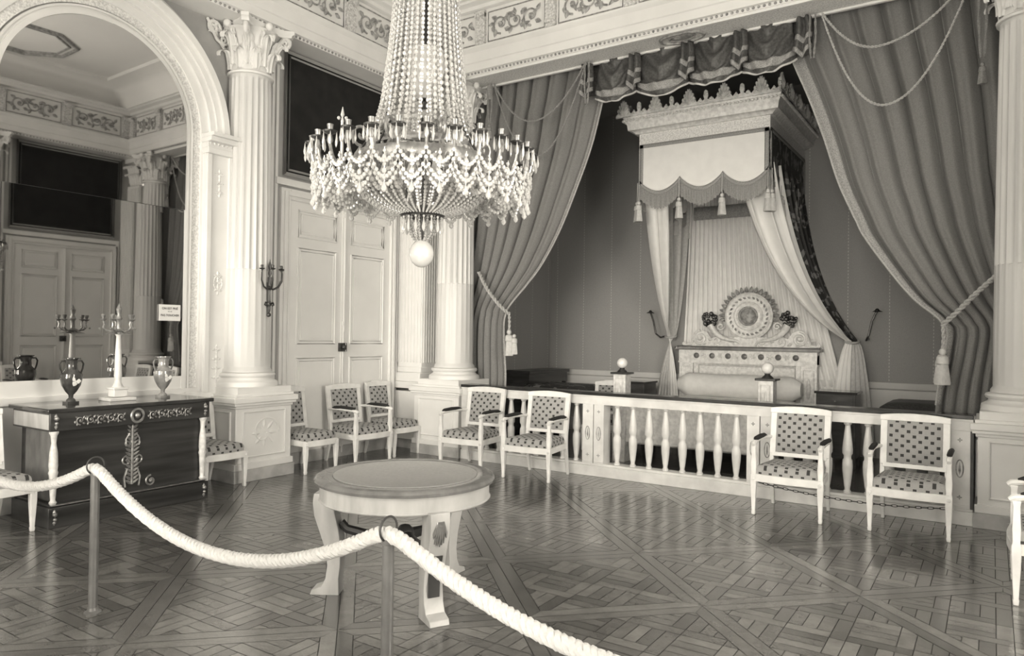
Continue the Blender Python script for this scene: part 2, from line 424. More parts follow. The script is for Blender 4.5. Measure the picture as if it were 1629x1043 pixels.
# ---------------------------------------------------------------- room shell
ZS, ZF0, ZF1, ZC = 5.0, 5.34, 5.82, 5.94      # soffit, frieze, cornice
ARC_Y, ARC_Z, ARC_R = 3.52, 3.68, .87
DO_Y0, DO_Y1, DO_Z = 5.76, 7.50, 3.19
def shell():
    mb = MB(); mb.box(XA-.3, XA, YF-.3, 8.0, 0, 6.4); single('wall_left', mb, M['grey_paint'], kind='structure')
    mb = MB(); mb.box(XC, XC+.3, YF-.3, 2.7, 0, 6.4); mb.box(XC, XC+.3, 4.3, 8.0, 0, 6.4); mb.box(XC, XC+.3, 2.7, 4.3, 0, .45); mb.box(XC, XC+.3, 2.7, 4.3, 4.15, 6.4); single('wall_right', mb, M['grey_paint'], kind='structure')
    mb = MB()                                       # front wall with three window openings
    xs = [XA]
    for wx in WIN_X: xs += [wx-.7, wx+.7]
    xs.append(XC)
    for i in range(0, len(xs)-1, 2): mb.box(xs[i], xs[i+1], YF-.3, YF, 0, 6.4)
    for wx in WIN_X: mb.box(wx-.7, wx+.7, YF-.3, YF, 0, .45); mb.box(wx-.7, wx+.7, YF-.3, YF, 4.15, 6.4)
    single('wall_front', mb, M['ivory'], kind='structure')
    for i, (wx, wy, wr) in enumerate([(x_, YF-.15, 0) for x_ in WIN_X]+[(XC+.15, 3.5, pi/2)]):
        w = thing('window_%d' % (i+1), (wx, wy, .45), kind='structure', rz=wr)
        mb = MB(); mb.box(-.7, -.62, -.05, .05, 0, 3.7); mb.box(.62, .7, -.05, .05, 0, 3.7); mb.box(-.62, .62, -.05, .05, 0, .09); mb.box(-.62, .62, -.05, .05, 3.61, 3.7); mb.box(-.03, .03, -.05, .05, .09, 3.61)
        for k in range(1, 5): mb.box(-.62, .62, -.02, .02, k*.74-.02, k*.74+.02)
        part('window_frame', mb, M['ivory'], w)
        mb = MB(); mb.box(-.62, .62, -.004, .004, .09, 3.61); part('pane', mb, M['glass'], w)
    mb = MB(); mb.box(XC+.1, XC+.2, 2.7, 2.8, .45, 4.15); mb.box(XC+.1, XC+.2, 4.2, 4.3, .45, 4.15); single('trim_27', mb, M['ivory'], kind='structure')
    # piers either side of the alcove and the beam over it
    for s, xa, xb in ((1, XA, -6.6), (-1, .74, XC)):
        mb = MB(); mb.box(*( (XA, -6.48) if s > 0 else (.62, XC)), 8.14, 8.24, 0, ZS+.3)
        single('wall_back', mb, M['ivory'], kind='structure')
    mb = MB(); mb.box(XA, XC, 7.64, 8.0, ZS, 6.4); single('wall_back', mb, M['ivory'], kind='structure')
    # alcove box
    mb = MB(); mb.box(-6.65, -6.5, 8.24, 11.1, 1.03, 5.32); single('wall_left', mb, M['cloth_y'], kind='structure')
    mb = MB(); mb.box(.64, .79, 8.24, 11.1, 1.03, 5.32); single('wall_right', mb, M['cloth_y'], kind='structure')
    mb = MB(); mb.box(-6.5, .64, 11.0, 11.15, 1.03, 5.32); single('wall_back', mb, M['cloth_x'], kind='structure')
    mb = MB(); mb.box(-6.65, .79, 8.0, 11.15, 5.3, 5.4); single('ceiling', mb, M['cloth_x'], kind='structure')
    mb = MB(); pr = [(0, 0), (.05, 0), (.05, .2), (.025, .22), (.025, .93), (.05, .95), (.06, 1.03), (0, 1.03)]
    mb.sweep([(-(-o)-.0, u) for o, u in pr], [(-6.5, 8.24), (-6.5, 11.0), (.64, 11.0), (.64, 8.24)])
    single('baseboard_back', mb, M['dado'], kind='structure')
    # room ceiling: cove and flat
    mb = MB(); mb.box(XA+.3, XC-.3, YF+.3, 7.5, 6.42, 6.55); single('ceiling', mb, M['ceiling'], kind='structure')
    path = [(XA, YF), (XA, 7.56), (XC, 7.56), (XC, YF)]
    mb = MB(); cov = [(0, ZC), (.16, ZC)]+[(.16+.42*(1-cos(a)), ZC+.42*sin(a)) for a in [pi/2*i/6 for i in range(1, 7)]]+[(.58, 6.55), (0, 6.55)]
    mb.sweep(cov, path, closed=True); single('ceiling', mb, M['ceiling'], kind='structure')
    # entablature along the four walls
    e = .36
    mb = MB(); ent = [(0, ZS), (e, ZS), (e+.005, ZS+.035), (e+.03, ZS+.045), (e+.03, ZS+.14), (e+.045, ZS+.15), (e+.045, ZS+.28), (e+.075, ZS+.31), (e+.09, ZF0-.01), (e+.09, ZF0), (e, ZF0), (0, ZF0)]
    # back run is set forward of the beam face
    pth = [(XA, YF), (XA, 7.93), (XC, 7.93), (XC, YF)]
    mb.sweep(ent, pth, closed=True); single('trim_1', mb, M['ivory'], kind='structure')
    mb = MB(); fr = [(0, ZF0), (e+.01, ZF0), (e+.01, ZF1), (0, ZF1)]; mb.sweep(fr, pth, closed=True); single('trim_2', mb, M['ivory'], kind='structure')
    mb = MB(); cn = [(0, ZF1), (e+.02, ZF1), (e+.05, ZF1+.02), (e+.06, ZF1+.06), (e+.12, ZC-.03), (e+.12, ZC), (0, ZC)]; mb.sweep(cn, pth, closed=True); single('trim_3', mb, M['ivory'], kind='structure')
    # egg-and-dart row on the architrave edge (one carved strip)
    mb = MB()
    y = YF+.5
    while y < 7.5:
        mb.M = MA; mb.ball((y, ZS+.02, e+.006), .016, 6, 4); mb.M = MC; mb.ball((y, ZS+.02, e+.006), .016, 6, 4); y += .055
    x = XA+.4; mb.M = Matrix.Identity(4)
    while x < XC-.35: mb.ball((x, 7.56, ZS+.02), .016, 6, 4); x += .055
    single('trim_4', mb, M['relief'], kind='structure')
    # carved soffit band over the alcove with an oval medallion
    mb = MB(); mb.box(-6.55, .7, 7.60, 7.985, ZS-.012, ZS+.001); single('trim_5', mb, M['damask'], kind='structure')
    mb = MB(); mb.box(-6.55, .7, 7.585, 7.62, ZS-.03, ZS); mb.box(-6.55, .7, 7.965, 8.0, ZS-.035, ZS); single('trim_6', mb, M['ivory'], kind='structure')
    mb = MB(); mb.tube([(-2.93+.25*cos(a), 7.79+.13*sin(a), ZS-.02) for a in [2*pi*i/40 for i in range(40)]], .022, 6, True)
    mb.tube([(-2.93+.15*cos(a), 7.79+.075*sin(a), ZS-.02) for a in [2*pi*i/40 for i in range(40)]], .012, 6, True)
    mb.lathe([(.001, -.035), (.12, -.02), (.14, 0)], (0, 0, 0), 24)
    mb.v[-72:] = [((x)*1.0-2.93, y*.5+7.79, z+ZS-.006) for x, y, z in mb.v[-72:]]
    single('trim_7', mb, M['relief'], kind='structure')
    # wall bases
    mb = MB(); bp = [(0, 0), (.06, 0), (.06, .12), (.045, .14), (0, .14)]
    mb.sweep(bp, [(XA, YF), (XA, 7.72), (-6.5, 7.72)]); mb.sweep(bp, [(.62, 7.72), (XC, 7.72), (XC, YF)])
    single('baseboard_left', mb, M['marble_grey'], kind='structure')
    # dado panelling below the overdoor wall, both sides
shell()

# frieze reliefs and brackets (carved, part of the room)
def frieze():
    k = 8
    def run(Mx, a, b, nm):
        nonlocal k
        n = round((b-a)/1.12); L = (b-a)/n
        mb = MB(); mb.M = Mx
        for i in range(n+1):
            c = a+i*L
            mb.box(c-.07, c+.07, ZF0+.02, ZF1-.02, .365, .42); mb.tube([(c-.07, ZF1-.08, .43), (c+.07, ZF1-.08, .43)], .04, 8); mb.tube([(c-.06, ZF0+.09, .42), (c+.06, ZF0+.09, .42)], .028, 8)
        single('trim_%d' % k, mb, M['carved'], kind='structure'); k += 1
        mb = MB(); mb.M = Mx
        for i in range(n):
            c0, c1 = a+i*L+.1, a+(i+1)*L-.1
            mb.tube([(c0, ZF0+.05, .375), (c1, ZF0+.05, .375), (c1, ZF1-.05, .375), (c0, ZF1-.05, .375)], .009, 5, True)
            scrollwork(mb, c0+.08, c1-.08, (ZF0+ZF1)/2, .30, .38, .014, 3)
            for q in range(7): 
                aa = random.uniform(0, 6.28); leafblob(mb, (c0+.1+(c1-c0-.2)*q/6, (ZF0+ZF1)/2+random.uniform(-.08, .08), .375), .11, .05, .03, aa)
        single('trim_%d' % k, mb, M['relief'], kind='structure'); k += 1
    run(MA, YF+.5, 7.45, 'a'); run(MC, YF+.5, 7.45, 'c')
    MBk = Matrix(((1,0,0,0),(0,0,-1,7.93),(0,1,0,0),(0,0,0,1)))
    run(MBk, XA+.5, XC-.5, 'b')
frieze()

# ceiling rosette moulding (seen in the mirror)
mb = MB()
for r_, w_ in ((1.35, .05), (1.15, .03), (.55, .035)):
    n_ = 48
    mb.tube([(XM+r_*cos(a), 3.5+r_*sin(a), 6.41) for a in [2*pi*(i+.5)/n_ for i in range(n_)]], w_, 8, True)
for ax, ay in ((-.2, 5.2), (-5.66, 5.2), (-.2, 1.8), (-5.66, 1.8)):
    for r_, w_ in ((.82, .035), (.70, .02)): mb.tube([(ax+r_*cos(a), ay+r_*sin(a), 6.41) for a in [2*pi*(i+.5)/8 for i in range(8)]], w_, 6, True)
single('trim_20', mb, M['relief'], kind='structure')

# ---------------------------------------------------------------- columns
def leaf(mb, ang, r0, r1, z0, h, w, curl):
    ca, sa = cos(ang), sin(ang)
    def fn(u, v):
        uu = (u-.5)*2; t = v; th = min(t/.74, 1)
        rr = r0+(r1-r0)*th**2; z = z0+h*.95*th
        if t > .74:
            q = (t-.74)/.26; aa = q*pi*1.15; rr += curl*.55*(1-cos(aa)); z += curl*.45*sin(aa)-curl*.25*q
        lobes = .80+.20*abs(cos(t*13))
        ww = w*lobes*(.62+.38*sin(pi*min(t*1.15, 1)))*sqrt(max(.02, 1-max(0, (t-.55)/.47)**2))
        rr += .020*(1-abs(uu))**.6+.006*cos(uu*10)-.022*uu*uu*(1 if t < .7 else .3)
        return (rr*ca-ww*uu*sa, rr*sa+ww*uu*ca, z)
    mb.grid(fn, 12, 26)
def capital_mb(r, z0, z1):
    mb = MB(); h = z1-z0
    mb.lathe([(r*1.0, z0-.05), (r*1.12, z0-.045), (r*1.14, z0-.025), (r*1.02, z0-.01), (r, z0), (r*1.0, z0+h*.6), (r*1.22, z0+h*.82), (r*1.38, z0+h*.86)], seg=32)
    for i in range(8): leaf(mb, pi/8+i*pi/4, r*1.02, r*1.14, z0+.005, h*.36, r*.37, .085)
    for i in range(8): leaf(mb, i*pi/4, r*1.02, r*1.2, z0+.05, h*.60, r*.36, .10)
    for i in range(4):
        a = pi/4+i*pi/2
        mb.M = Matrix.Rotation(a, 4, 'Z')
        pts = [(r*1.15, 0, z0+h*.45), (r*1.3, 0, z0+h*.68), (r*1.55, 0, z0+h*.82)]
        c = (r*1.62, z0+h*.74); n = 16
        pts += [(c[0]+.065*(1-.8*k/n)*cos(pi/2-2*pi*1.4*k/n), 0, c[1]+.065*(1-.8*k/n)*sin(pi/2-2*pi*1.4*k/n)) for k in range(n+1)]
        mb.tube(pts, [.03]*3+[.026*(1-.5*k/n) for k in range(n+1)], 6)
        leaf(mb, 0, r*1.15, r*1.42, z0+h*.35, h*.30, r*.16, .05)
        for s in (-1, 1):
            mb.M = Matrix.Rotation(a+s*pi/4*.72, 4, 'Z')
            mb.tube([(r*1.1, 0, z0+h*.5), (r*1.25, 0, z0+h*.68)]+[(r*1.28+.04*(1-.7*k/8)*cos(pi/2-2*pi*k/8), 0, z0+h*.74+.04*(1-.7*k/8)*sin(pi/2-2*pi*k/8)) for k in range(9)], .014, 5)
    mb.M = Matrix.Identity(4)
    A = r*1.62
    def abacus(sc, z):
        out = []
        for i in range(4):
            a = pi/4+i*pi/2; corner = Vector((cos(a), sin(a)))*A*1.30*sc
            t = Vector((-sin(a), cos(a)))*.04
            out.append((corner.x-t.x, corner.y-t.y, z)); out.append((corner.x+t.x, corner.y+t.y, z))
            for q in range(1, 6):
                f = q/6; nx = Vector((cos(a+pi/2), sin(a+pi/2)))*A*1.30*sc; m_ = corner.lerp(nx, f); m_ -= Vector((cos(a+pi/4), sin(a+pi/4)))*(.075*4*f*(1-f)); out.append((m_.x, m_.y, z))
        return out
    mb.loft([abacus(.93, z1-h*.15), abacus(.95, z1-h*.09), abacus(1, z1-h*.07), abacus(1, z1)])
    for i in range(4):
        a = i*pi/2; mb.ball((A*.86*cos(a), A*.86*sin(a), z1-h*.08), .045, 8, 5)
    return mb
def shaft_mb(r0, r1, z0, z1, nfl=22):
    mb = MB(); z = [z0, z0+.03, z0+.07]; rows = [(r0*1.08, z0), (r0*1.08, z0+.02), (r0*1.0, z0+.05)]
    zl = z0+.07; L = z1-zl
    for k in range(0, 13): zz = zl+L*k/12; rows.append((r0+(r1-r0)*(k/12)**1.5, zz))
    zmid = zl+L*.33
    def fl(a, zz):
        if zz < zl+.01 or zz > z1-.04: return 1
        q = (a*nfl/(2*pi)) % 1; d = 1-abs(q-.5)*2      # 0 at fillet, 1 mid flute
        if d < .22: return 1
        s_ = (d-.22)/.78
        depth = .078*sqrt(max(0, 1-(1-s_)**2))
        if zz < zmid: return 1-depth*.25+.0
        return 1-depth
    rows2 = []
    for r_, zz in rows: rows2.append((r_, zz))
    rows2 = sorted(set(rows2+[(r0+(r1-r0)*.33**1.5, zmid-.005), (r0+(r1-r0)*.33**1.5, zmid+.005), (r1, z1-.05), (r1, z1-.03)]), key=lambda t: t[1])
    mb.lathe(rows2, seg=nfl*8, fl=fl); return mb
def column(x, y, label, ped):
    r0, r1 = .255, .222
    t = thing('corinthian_column', (x, y, 0), label, 'column')
    px0, px1, py0, py1 = ped
    mb = MB()
    def blk(e, z0, z1, mb=mb): mb.box(px0-e, px1+e, py0-e, py1+e, z0, z1)
    blk(.0, .13, .80); blk(.02, .13, .2); blk(.015, .78, .81); blk(.04, .81, .84); blk(.055, .84, .90); blk(.02, .90, .93)
    part('pedestal', mb, M['ivory'], t, bevel=.006)
    mb = MB(); blk(.03, 0, .13, mb); part('plinth', mb, M['marble_grey'], t, bevel=.004)
    # raised panel mouldings on the pedestal faces
    mb = MB()
    for fx, fy in ((1, 0), (-1, 0), (0, -1)):
        if fx:
            X = px1 if fx > 0 else px0
            P = [(X+fx*.004, py0+.09, .26), (X+fx*.004, py1-.09, .26), (X+fx*.004, py1-.09, .74), (X+fx*.004, py0+.09, .74)]
        else: P = [(px0+.09, py0-.004, .26), (px1-.09, py0-.004, .26), (px1-.09, py0-.004, .74), (px0+.09, py0-.004, .74)]
        mb.tube(P, .012, 6, True)
    part('panel_moulding', mb, M['ivory'], t)
    mb = MB(); mb.M = Matrix(((0,0,1,px1),(1,0,0,(py0+py1)/2),(0,1,0,.5),(0,0,0,1)))
    for a in [2*pi*i/8 for i in range(8)]: leafblob(mb, (.05*cos(a), .05*sin(a), 0), .12, .05, .012, a)
    mb.tube(spiral((0, 0, .004), .2, 1, 1), .008, 5)
    part('relief', mb, M['ivory'], t)
    mb = MB(); q = r0*1.36
    mb.box(-q, q, -q, q, .93, 1.0)
    mb.lathe([(q*.99, 1.0), (q, 1.02), (q*.98, 1.05), (q*.9, 1.065), (r0*1.16, 1.075), (r0*1.12, 1.095), (r0*1.2, 1.105), (r0*1.24, 1.125), (r0*1.2, 1.145), (r0*1.05, 1.155)], seg=48)
    part('base', mb, M['ivory'], t)
    part('shaft', shaft_mb(r0, r1, 1.155, 4.43), M['shaft'], t, angle=50)
    part('capital', capital_mb(r1, 4.48, ZS), M['ivory'], t, angle=60, recalc=False)
    return t
H_ = .36
c1 = column(-6.96, 5.10, 'fluted Corinthian column with candle sconce beside the arched mirror', (-.14, H_-.02, -H_, H_))
c2 = column(-6.12, 7.80, 'fluted Corinthian column between the corner and the left grey curtain', (-.40, H_+.0, -H_, .28))
c3 = column(.26, 7.80, 'fluted Corinthian column cut by the right edge of the picture', (-H_-.0, .40, -H_, .28))
c4 = column(1.10, 5.10, 'fluted Corinthian column seen only in the mirror, between doorway and side wall', (-H_+.02, .14, -H_, H_))
# corner pilaster responds against the back wall
def respond(x0, x1, sgn, label):
    t = thing('corner_pilaster', ((x0+x1)/2, 7.9, 0), label, 'pilaster')
    mb = MB(); mb.box(x0, x1, 7.64, 8.12, .13, .80); mb.box(x0, x1+.0, 7.62, 8.12, .84, .93); part('pedestal', mb, M['ivory'], t, world=True, bevel=.004)
    mb = MB(); mb.box(x0, x1, 7.66, 8.08, .93, 1.06); mb.box(x0, x1, 7.68, 8.08, 1.06, 1.14); part('base', mb, M['ivory'], t, world=True, bevel=.012)
    mb = MB()
    xf = x1 if sgn > 0 else x0
    mb.box(x0 if sgn > 0 else x0+.005, x1-.005 if sgn > 0 else x1, 7.705, 8.08, 1.14, 4.45)
    for q in range(7):      # fillets between flutes on the side face
        yy = 7.73+q*.052; mb.box(xf-.004*0-.0 if sgn > 0 else xf-.012, xf+.012 if sgn > 0 else xf, yy, yy+.02, 1.2, 4.4)
    for q in range(8):
        xx = x0+.03+q*(x1-x0-.06)/7; mb.box(xx-.01, xx+.01, 7.69, 7.706, 1.2, 4.4)
    part('shaft', mb, M['ivory'], t, world=True)
    mb = MB()
    for k, (zz, hh, cc) in enumerate(((4.46, .22, .06), (4.52, .32, .08))):
        for q in range(4):
            mb.M = Matrix.Translation(((x0+.07+(x1-x0-.14)*(q+.4*k)/3.4), 7.72, 0)); leaf(mb, -pi/2, .0, .05, zz, hh, .06, cc)
            mb.M = Matrix.Translation((xf, 7.76+.3*(q+.5*k)/3.6, 0)); leaf(mb, 0 if sgn > 0 else pi, .0, .01, zz, hh, .045, .02)
    mb.M = Matrix.Identity(4); mb.box(x0, x1, 7.63, 8.08, 4.92, ZS)
    part('capital', mb, M['ivory'], t, world=True, recalc=False)
respond(XA+.002, -6.62, 1, 'fluted white corner pilaster right of the double door')
respond(.76, XC-.002, -1, 'fluted corner pilaster next to the doorway, seen only in the mirror')

# ---------------------------------------------------------------- doors, overdoor panels
def door(Mx, idx, over_label):
    d = thing('door_%d' % idx, (Mx[0][3], (DO_Y0+DO_Y1)/2, 0), kind='structure')
    y0, y1, z1 = DO_Y0, DO_Y1, DO_Z
    mb = MB(); mb.M = Mx
    for e, w, out in ((.14, .14, .05), (.10, .05, .075), (.03, .024, .062)):
        mb.box(y0-e, y0-e+w, 0, z1+e, 0, out); mb.box(y1+e-w, y1+e, 0, z1+e, 0, out); mb.box(y0-e+w, y1+e-w, z1+e-w, z1+e, 0, out)
    part('door_frame', mb, M['ivory'], d, world=True, bevel=.006)
    ym = (y0+y1)/2
    for s in (0, 1):
        a, b = (y0, ym-.004) if s == 0 else (ym+.004, y1)
        mb = MB(); mb.M = Mx; mb.box(a, b, .02, z1, 0, .035)
        lf = part('door_leaf', mb, M['door'], d, world=True)
        for (pz0, pz1) in ((.22, 1.28), (1.46, 2.63), (2.77, 3.09)):
            q0, q1 = a+.13, b-.13
            mb = MB(); mb.M = Mx
            for e, zz, rr in ((0, .036, .016), (.035, .036, .009)):
                mb.tube([(q0+e, pz0+e, zz), (q1-e, pz0+e, zz), (q1-e, pz1-e, zz), (q0+e, pz1-e, zz)], rr, 6, True)
            mb.box(q0+.06, q1-.06, pz0+.06, pz1-.06, .03, .042)
            part('door_panel', mb, M['door'], lf, world=True)
    mb = MB(); mb.M = Mx; mb.box(ym-.028, ym+.028, .02, z1, .03, .052); mb.tube([(ym, .05, .055), (ym, z1-.02, .055)], .011, 8)
    part('astragal', mb, M['ivory'], d, world=True)
    mb = MB(); mb.M = Mx; mb.box(ym-.07, ym+.04, 1.36, 1.47, .04, .085); mb.ball((ym-.035, 1.415, .11), .028, 10, 6); mb.tube([(ym+.02, 1.36, .09), (ym+.02, 1.47, .09)], .012, 6)
    part('lock', mb, M['bronze'], d, world=True, label='dark bronze door lock')
    mb = MB(); mb.M = Mx
    for zz in (1.7, 3.1): mb.box(ym-.02, ym+.02, zz, zz+.05, .05, .07)
    mb.tube([(ym, 1.62, .07), (ym, 3.18, .07)], .006, 6)
    part('bolt', mb, M['ivory'], d, world=True)
    # overdoor picture
    o = thing('overdoor_panel', (Mx[0][3], ym, 3.4), over_label, 'picture')
    mb = MB(); mb.M = Mx; mb.box(y0-.06, y1+.02, 3.52, 4.96, .0, .03); part('canvas', mb, M['dark_panel'], o, world=True)
    mb = MB(); mb.M = Mx
    for e, rr in ((0, .03), (.055, .016)):
        mb.tube([(y0-.09+e, 3.50+e, .035), (y1+.05-e, 3.50+e, .035), (y1+.05-e, 4.97-e, .035), (y0-.09+e, 4.97-e, .035)], rr, 4, True)
    part('frame', mb, M['bronze' if idx == 9 else 'grey_paint'], o, world=True)
    return d
door(MA, 1, 'large dark framed canvas panel above the white double door')
door(MC, 2, 'dark framed panel over the doorway seen only in the mirror')
# wall mouldings flanking the columns, sill over the door
mb = MB()
for Mx in (MA, MC):
    mb.M = Mx; mb.box(5.55, 7.66, 3.36, 3.44, 0, .05)
    for yy in (5.42, 5.50, 5.56): mb.box(yy-.018, yy+.018, .14, 4.98, 0, .03)
    mb.box(4.98, 5.03, .93, 5.0, 0, .12)
    mb.box(7.60, 7.66, 0, 3.36, 0, .05)
single('trim_21', mb, M['ivory'], kind='structure')

# ---------------------------------------------------------------- arched mirror and archivolt
def arch_ring(mb, ra, rb, out, z_base, n=40):
    def ring(r, w): 
        P = [(ARC_Y+r, z_base, w)]+[(ARC_Y+r*cos(a), ARC_Z+r*sin(a), w) for a in [pi*i/n for i in range(n+1)]]+[(ARC_Y-r, z_base, w)]
        return P
    A0, A1, B0, B1 = ring(ra, 0), ring(ra, out), ring(rb, 0), ring(rb, out)
    secs = [[A0[i], A1[i], B1[i], B0[i]] for i in range(len(A0))]
    mb.loft(secs)
def arched_mirror():
    t = thing('arched_wall_mirror', (XA, ARC_Y, 1.0), 'tall arched mirror in carved frame behind the dark commode', 'mirror')
    R = ARC_R-.005
    sz = 2.86
    def pane(z0, poly, tilt, name, pitch=0):
        mb = MB(); mb.M = MA @ Matrix.Translation((ARC_Y, z0, .034)) @ Matrix.Rotation(tilt, 4, 'Y') @ Matrix.Rotation(pitch, 4, 'X') @ Matrix.Translation((-ARC_Y, -z0, 0))
        mb.prism(poly, -.004, .004); return part(name, mb, M['mirror'], t, world=True, smooth=False)
    up = [(ARC_Y-R, sz+.002), (ARC_Y+R, sz+.002)]+[(ARC_Y+R*cos(a), ARC_Z+R*sin(a)) for a in [pi*i/48 for i in range(49)]]
    pane(sz, up, MIR_UP[0], 'upper_pane', MIR_UP[1])
    pane(2.0, [(ARC_Y-R, 1.13), (ARC_Y+R, 1.13), (ARC_Y+R, sz-.002), (ARC_Y-R, sz-.002)], MIR_LO[0], 'lower_pane', MIR_LO[1])
    mb = MB(); mb.M = MA; arch_ring(mb, .86, .905, .055, 1.0); arch_ring(mb, .905, .93, .035, 1.0); arch_ring(mb, .93, .95, .05, 1.0)
    mb.box(ARC_Y-.9, ARC_Y+.9, 1.0, 1.14, 0, .05); part('inner_frame', mb, M['ivory'], t, world=True)
    mb = MB(); mb.M = MA; arch_ring(mb, .965, 1.045, .03, 1.0); part('carved_border', mb, M['damask'], t, world=True)
    mb = MB(); mb.M = MA; arch_ring(mb, 1.045, 1.07, .05, 1.0); part('outer_bead', mb, M['ivory'], t, world=True)
    return t
MIR_UP = (radians(-1.45), radians(.5)); MIR_LO = (radians(-1.12), 0)
arched_mirror()
mb = MB(); mb.M = MA        # plain archivolt and jamb pilasters
def arch_only(mb, ra, rb, out, n=40):
    def ring(r, w): return [(ARC_Y+r*cos(a), ARC_Z+r*sin(a), w) for a in [pi*i/n for i in range(n+1)]]
    A0, A1, B0, B1 = ring(ra, 0), ring(ra, out), ring(rb, 0), ring(rb, out)
    mb.loft([[A0[i], A1[i], B1[i], B0[i]] for i in range(len(A0))])
arch_only(mb, 1.07, 1.135, .05); arch_only(mb, 1.135, 1.20, .085); arch_only(mb, 1.20, 1.26, .11); arch_only(mb, 1.26, 1.325, .15)
single('trim_22', mb, M['ivory'], kind='structure')
mb = MB(); mb.M = MA
for s in (-1, 1):
    def bb(a, b, z0, z1, o): mb.box(*sorted((ARC_Y+s*a, ARC_Y+s*b)), z0, z1, 0, o)
    bb(1.07, 1.40, .0, 3.52, .10); bb(1.078, 1.13, .95, 3.50, .125); bb(1.34, 1.392, .95, 3.50, .125)
    bb(1.06, 1.44, 3.50, 3.56, .16); bb(1.06, 1.45, 3.56, 3.62, .15); bb(1.05, 1.50, 3.62, 3.67, .22); bb(1.05, 1.53, 3.67, 3.71, .26)
mb.box(ARC_Y-1.07, ARC_Y+1.07, .14, 1.0, 0, .04); mb.box(ARC_Y-1.07, ARC_Y+1.07, .93, 1.0, 0, .07)
single('trim_23', mb, M['ivory'], kind='structure', bevel=.004)
mb = MB(); mb.M = MA       # carved ornaments on the jambs and spandrel
for s in (-1, 1):
    c = ARC_Y+s*1.235
    for z in (3.3, 3.2, 3.1, 2.2, 2.12, 2.04, 1.1, 1.2, 1.3, 1.4):
        for a in (0, pi/2, pi, -pi/2): leafblob(mb, (c, z, .10), .06, .035, .014, a)
    mb.tube([(c+.05*cos(a), 2.12+.08*sin(a), .105) for a in [2*pi*i/20 for i in range(20)]], .007, 5, True)
    for q in range(7): leafblob(mb, (ARC_Y+s*(1.09+q*.05), 3.59, .15), .035, .03, .012, pi/2)
single('trim_24', mb, M['damask'], kind='structure')
mb = MB(); mb.M = MA       # spandrel panel mouldings
sp = [(ARC_Y+1.40*cos(a), ARC_Z+.02+1.40*sin(a), .0) for a in [pi/2*i/18*.95+.12 for i in range(19)]]
P = [(4.93, 3.86, .012)]+[(p[0], p[1], .012) for p in sp if p[0] < 4.9]+[(3.62, 5.05, .012), (4.70, 5.05, .012), (4.70, 4.86, .012), (4.84, 4.72, .012), (4.93, 4.72, .012)]
single('trim_25', mb.tube(P, .016, 5, True), M['ivory'], kind='structure')
mb = MB(); mb.M = MA
mb.tube(spiral((4.70, 4.90, .03), .085, 1.4, 1, 0), .018, 6); mb.tube(spiral((4.83, 4.80, .03), .05, 1.3, -1, 0), .014, 6); mb.tube([(4.62, 4.98, .03), (4.74, 4.78, .03), (4.83, 4.74, .03)], .016, 6)
for a in [2*pi*i/5 for i in range(5)]: leafblob(mb, (4.72, 4.9, .02), .10, .05, .03, a)
single('trim_26', mb, M['ivory'], kind='structure')

# printed card on the mirror
t = thing('notice_card', (XA+.065, 4.235, 1.70), 'small white printed notice card hung at the lower right of the arched mirror', 'sign')
mb = MB(); mb.box(-.003, .003, -.115, .115, 0, .165); part('card', mb, M['card'], t)
def lettering(txt, size, loc, parent, bold=0):
    cu = bpy.data.curves.new('lettering', 'FONT'); cu.body = txt; cu.size = size; cu.align_x = 'CENTER'; cu.align_y = 'CENTER'; cu.extrude = .0004; cu.offset = bold
    o = bpy.data.objects.new('lettering', cu); COL.objects.link(o); cu.materials.append(M['ink'])
    me = bpy.data.meshes.new_from_object(o.evaluated_get(bpy.context.evaluated_depsgraph_get())); bpy.data.objects.remove(o); o = bpy.data.objects.new('lettering', me); COL.objects.link(o)
    o.parent = parent; o.location = loc; o.rotation_euler = (radians(90), 0, radians(90)); return o
lettering('ON EST PRIÉ', .031, (.0045, 0, .125), t, .0006)
lettering('DE NE', .016, (.0045, 0, .094), t)
lettering('PAS TOUCHER', .030, (.0045, 0, .055), t, .0006)

# ---------------------------------------------------------------- sconce on the column
def sconce():
    t = thing('wall_sconce', (-6.72, 5.20, 1.79), 'dark bronze wall sconce with curled arms fixed to the fluted column', 'sconce')
    mb = MB()
    mb.tube([(0, 0, 0), (.01, 0, .05), (.012, 0, .3), (.02, 0, .42)], [.012, .02, .016, .022], 8)
    for z, r in ((.0, .026), (.12, .032), (.14, .024), (.30, .03), (.34, .02)): mb.ball((.012, 0, z), r, 8, 5)
    mb.box(-.02, .012, -.02, .02, .08, .36)
    for s in (-1, 1): leafblob(mb, (.02, 0, .12), .09, .04, .02, 0); mb.tube([(.02, s*.01, .12), (.02, s*.05, .14), (.02, s*.06, .11), (.02, s*.04, .10)], .008, 5)
    part('backplate', mb, M['bronze'], t)
    for ang in (-75, -25, 25, 75):
        a = radians(ang); ca, sa = cos(a), sin(a); mb = MB()
        P = [(.02+q*ca, q*sa, z) for q, z in ((0, .30), (.04, .28), (.10, .31), (.14, .38), (.14, .46), (.135, .5))]
        mb.tube(P, .010, 6); mb.lathe([(.006, 0), (.03, .012), (.034, .018), (.012, .022), (.016, .05), (.013, .055)], (.02+.135*ca, .135*sa, .49), 10)
        part('candle_arm', mb, M['bronze'], t)
    mb = MB(); mb.lathe([(.008, .42), (.02, .46), (.012, .5), (.022, .54), (.006, .59), (.002, .62)], (.02, 0, 0), 8); part('finial', mb, M['bronze'], t)
sconce()

